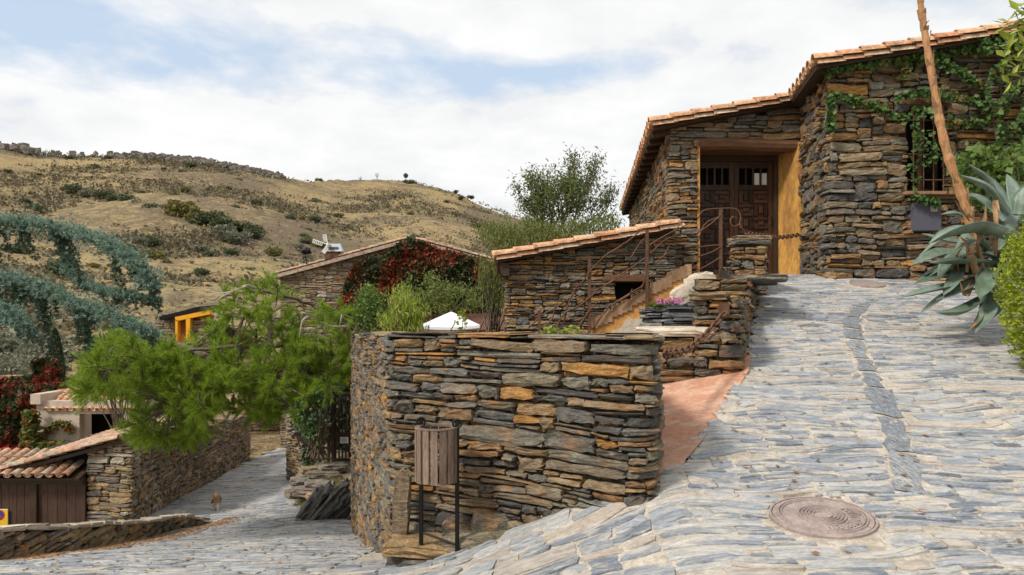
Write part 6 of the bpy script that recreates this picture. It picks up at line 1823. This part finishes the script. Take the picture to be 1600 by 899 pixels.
# ------------------------------------------------------------------ cat on the road
def build_cat():
    y = 16.8; x = (338 - CX) / F * y; z0 = float(H(x, y)) + .005
    J = {'pelvis': (0, .17, .21), 'belly': (.0, .08, .205), 'chest': (0, -.04, .20), 'neck': (.01, -.10, .255), 'head': (.015, -.145, .285), 'muz': (.02, -.19, .268), 'tail1': (-.03, .22, .20), 'tail2': (-.09, .25, .13), 'tail3': (-.12, .25, .06)}
    names = list(J); V = [J[k] for k in names]; R = [.062, .068, .06, .042, .048, .022, .02, .018, .014]
    E = [(0, 1), (1, 2), (2, 3), (3, 4), (4, 5), (0, 6), (6, 7), (7, 8)]
    for sx in (-1, 1):
        b = len(V); st = .03 * sx
        V += [(.038 * sx, -.055, .13), (.036 * sx, -.05 - st, .065), (.036 * sx, -.06 - st * 1.4, .012), (.036 * sx, -.085 - st * 1.4, .01)]; R += [.026, .018, .015, .013]; E += [(2, b), (b, b + 1), (b + 1, b + 2), (b + 2, b + 3)]
        b = len(V); V += [(.04 * sx, .15, .13), (.04 * sx, .195 + st, .075), (.04 * sx, .17 + st, .014), (.04 * sx, .14 + st, .01)]; R += [.036, .018, .015, .013]; E += [(0, b), (b, b + 1), (b + 1, b + 2), (b + 2, b + 3)]
        b = len(V); V += [(.015 + .026 * sx, -.135, .325), (.015 + .032 * sx, -.133, .345)]; R += [.015, .004]; E += [(4, b), (b, b + 1)]
    me = bpy.data.meshes.new('cat'); me.from_pydata(V, E, []); o = bpy.data.objects.new('cat', me); COL.objects.link(o)
    sk = o.modifiers.new('skin', 'SKIN'); sv = me.skin_vertices[0].data
    for i, r in enumerate(R): sv[i].radius = (r, r); sv[i].use_root = (i == 0)
    o.modifiers.new('sub', 'SUBSURF').render_levels = 2; o.modifiers['sub'].levels = 2
    m, nt, b, out = new_mat('calico_fur'); N = NT(nt); tc = N.n('ShaderNodeTexCoord').outputs['Object']; sep = N.n('ShaderNodeSeparateXYZ'); N.l(tc, sep.inputs[0])
    c = N.mix(N.maprange(N.noise(tc, 9, 2), .45, .5, 0, 1), (.36, .2, .10), (.025, .02, .018))
    c = N.mix(N.maprange(sep.outputs[1], .0, .06, 0, 1), (.42, .26, .13), c)
    c = N.mix(N.maprange(sep.outputs[2], .10, .16, 1, 0), c, (.75, .70, .64))
    c = N.mix(N.maprange(sep.outputs[0], -.05, -.07, 0, 1), c, (.03, .022, .02))
    N.l(c, b.inputs['Base Color']); b.inputs['Roughness'].default_value = .9
    me.materials.append(m); o.location = (x, y, z0); o.rotation_euler = (0, 0, math.radians(14)); o.scale = (1.25,) * 3; tag(o, 'tan white and black cat walking up the stone road', 'cat')


build_cat()

# ------------------------------------------------------------------ camera, light, sky
cam = bpy.data.cameras.new('camera'); co = bpy.data.objects.new('camera', cam); COL.objects.link(co)
co.location = (0, 0, EYE); co.rotation_euler = (math.radians(90), 0, 0)
cam.sensor_fit = 'HORIZONTAL'; cam.sensor_width = 36; cam.lens = 36 * F / 1600; cam.shift_y = (HOR - 449.5) / 1600
cam.clip_start = .05; cam.clip_end = 6000
SC.camera = co

SUN_EL, SUN_AZ = math.radians(46), math.radians(-128)      # azimuth from +y towards +x: behind and to the left
sd = np.array([math.sin(SUN_AZ) * math.cos(SUN_EL), math.cos(SUN_AZ) * math.cos(SUN_EL), math.sin(SUN_EL)])
sun = bpy.data.lights.new('sun', 'SUN'); sun.energy = 2.6; sun.angle = math.radians(10); sun.color = (1, .95, .87)
so = bpy.data.objects.new('sun', sun); COL.objects.link(so); so.rotation_euler = Vector(sd).to_track_quat('Z', 'Y').to_euler(); so.location = (0, 0, 30)

w = bpy.data.worlds.new('World'); SC.world = w; w.use_nodes = True; nt = w.node_tree; nt.nodes.clear(); N = NT(nt)
out = N.n('ShaderNodeOutputWorld'); bg = N.n('ShaderNodeBackground'); N.l(bg.outputs[0], out.inputs[0]); bg.inputs[1].default_value = .1
sky = N.n('ShaderNodeTexSky', sky_type='NISHITA'); sky.sun_disc = False; sky.sun_elevation = SUN_EL; sky.sun_rotation = SUN_AZ
sky.air_density = 1.0; sky.dust_density = 1.5; sky.ozone_density = 1.2
g = N.n('ShaderNodeTexCoord').outputs['Generated']
sep = N.n('ShaderNodeSeparateXYZ'); N.l(g, sep.inputs[0])
zz = N.math('ADD', N.math('MAXIMUM', sep.outputs[2], 0.0), .16)
cv = N.n('ShaderNodeCombineXYZ'); N.l(N.math('DIVIDE', sep.outputs[0], zz), cv.inputs[0]); N.l(N.math('DIVIDE', sep.outputs[1], zz), cv.inputs[1])
n1 = N.noise(cv.outputs[0], 1.1, 8, .58, .25); n2 = N.noise(cv.outputs[0], 2.6, 8, .6, .2)
def patch(px, py, rx, rz):
    d = unit(np.array([(px - CX) / F, 1, (HOR - py) / F]))
    q = N.vmath('SUBTRACT', g, tuple(d)); q = N.vmath('MULTIPLY', q, (1 / rx, 1 / rx, 1 / rz))
    l = N.n('ShaderNodeVectorMath', operation='LENGTH'); N.l(q, l.inputs[0]); return N.maprange(l.outputs[1], 0, 1, 1, 0)
holes = None
for a in ((60, 30, .32, .10), (300, 82, .2, .075), (640, 100, .24, .06), (230, 110, .12, .05), (860, 112, .18, .03)):
    p_ = patch(*a); holes = p_ if holes is None else N.math('MAXIMUM', holes, p_)
cl_ = N.math('SUBTRACT', N.math('ADD', N.math('MULTIPLY', n1, .6), N.math('MULTIPLY', n2, .4)), N.math('MULTIPLY', holes, .215))
mask = N.maprange(cl_, .30, .44, 0, 1)
tone = N.math('ADD', N.math('MULTIPLY', n2, .6), N.math('MULTIPLY', n1, .4))
ccol = N.ramp(tone, [(.32, (5.9, 6.0, 6.2)), (.45, (6.7, 6.75, 6.8)), (.58, (7.4, 7.4, 7.4))])
skyc = N.mix(.75, sky.outputs[0], (5.0, 6.0, 7.2))
N.l(N.mix(mask, skyc, ccol), bg.inputs[0])

SC.view_settings.view_transform = 'Standard'; SC.view_settings.look = 'None'; SC.view_settings.exposure = .45; SC.view_settings.gamma = 1
SC.render.engine = 'CYCLES'; SC.cycles.use_denoising = True
SC.cycles.max_bounces = 6; SC.cycles.diffuse_bounces = 3; SC.cycles.transparent_max_bounces = 4
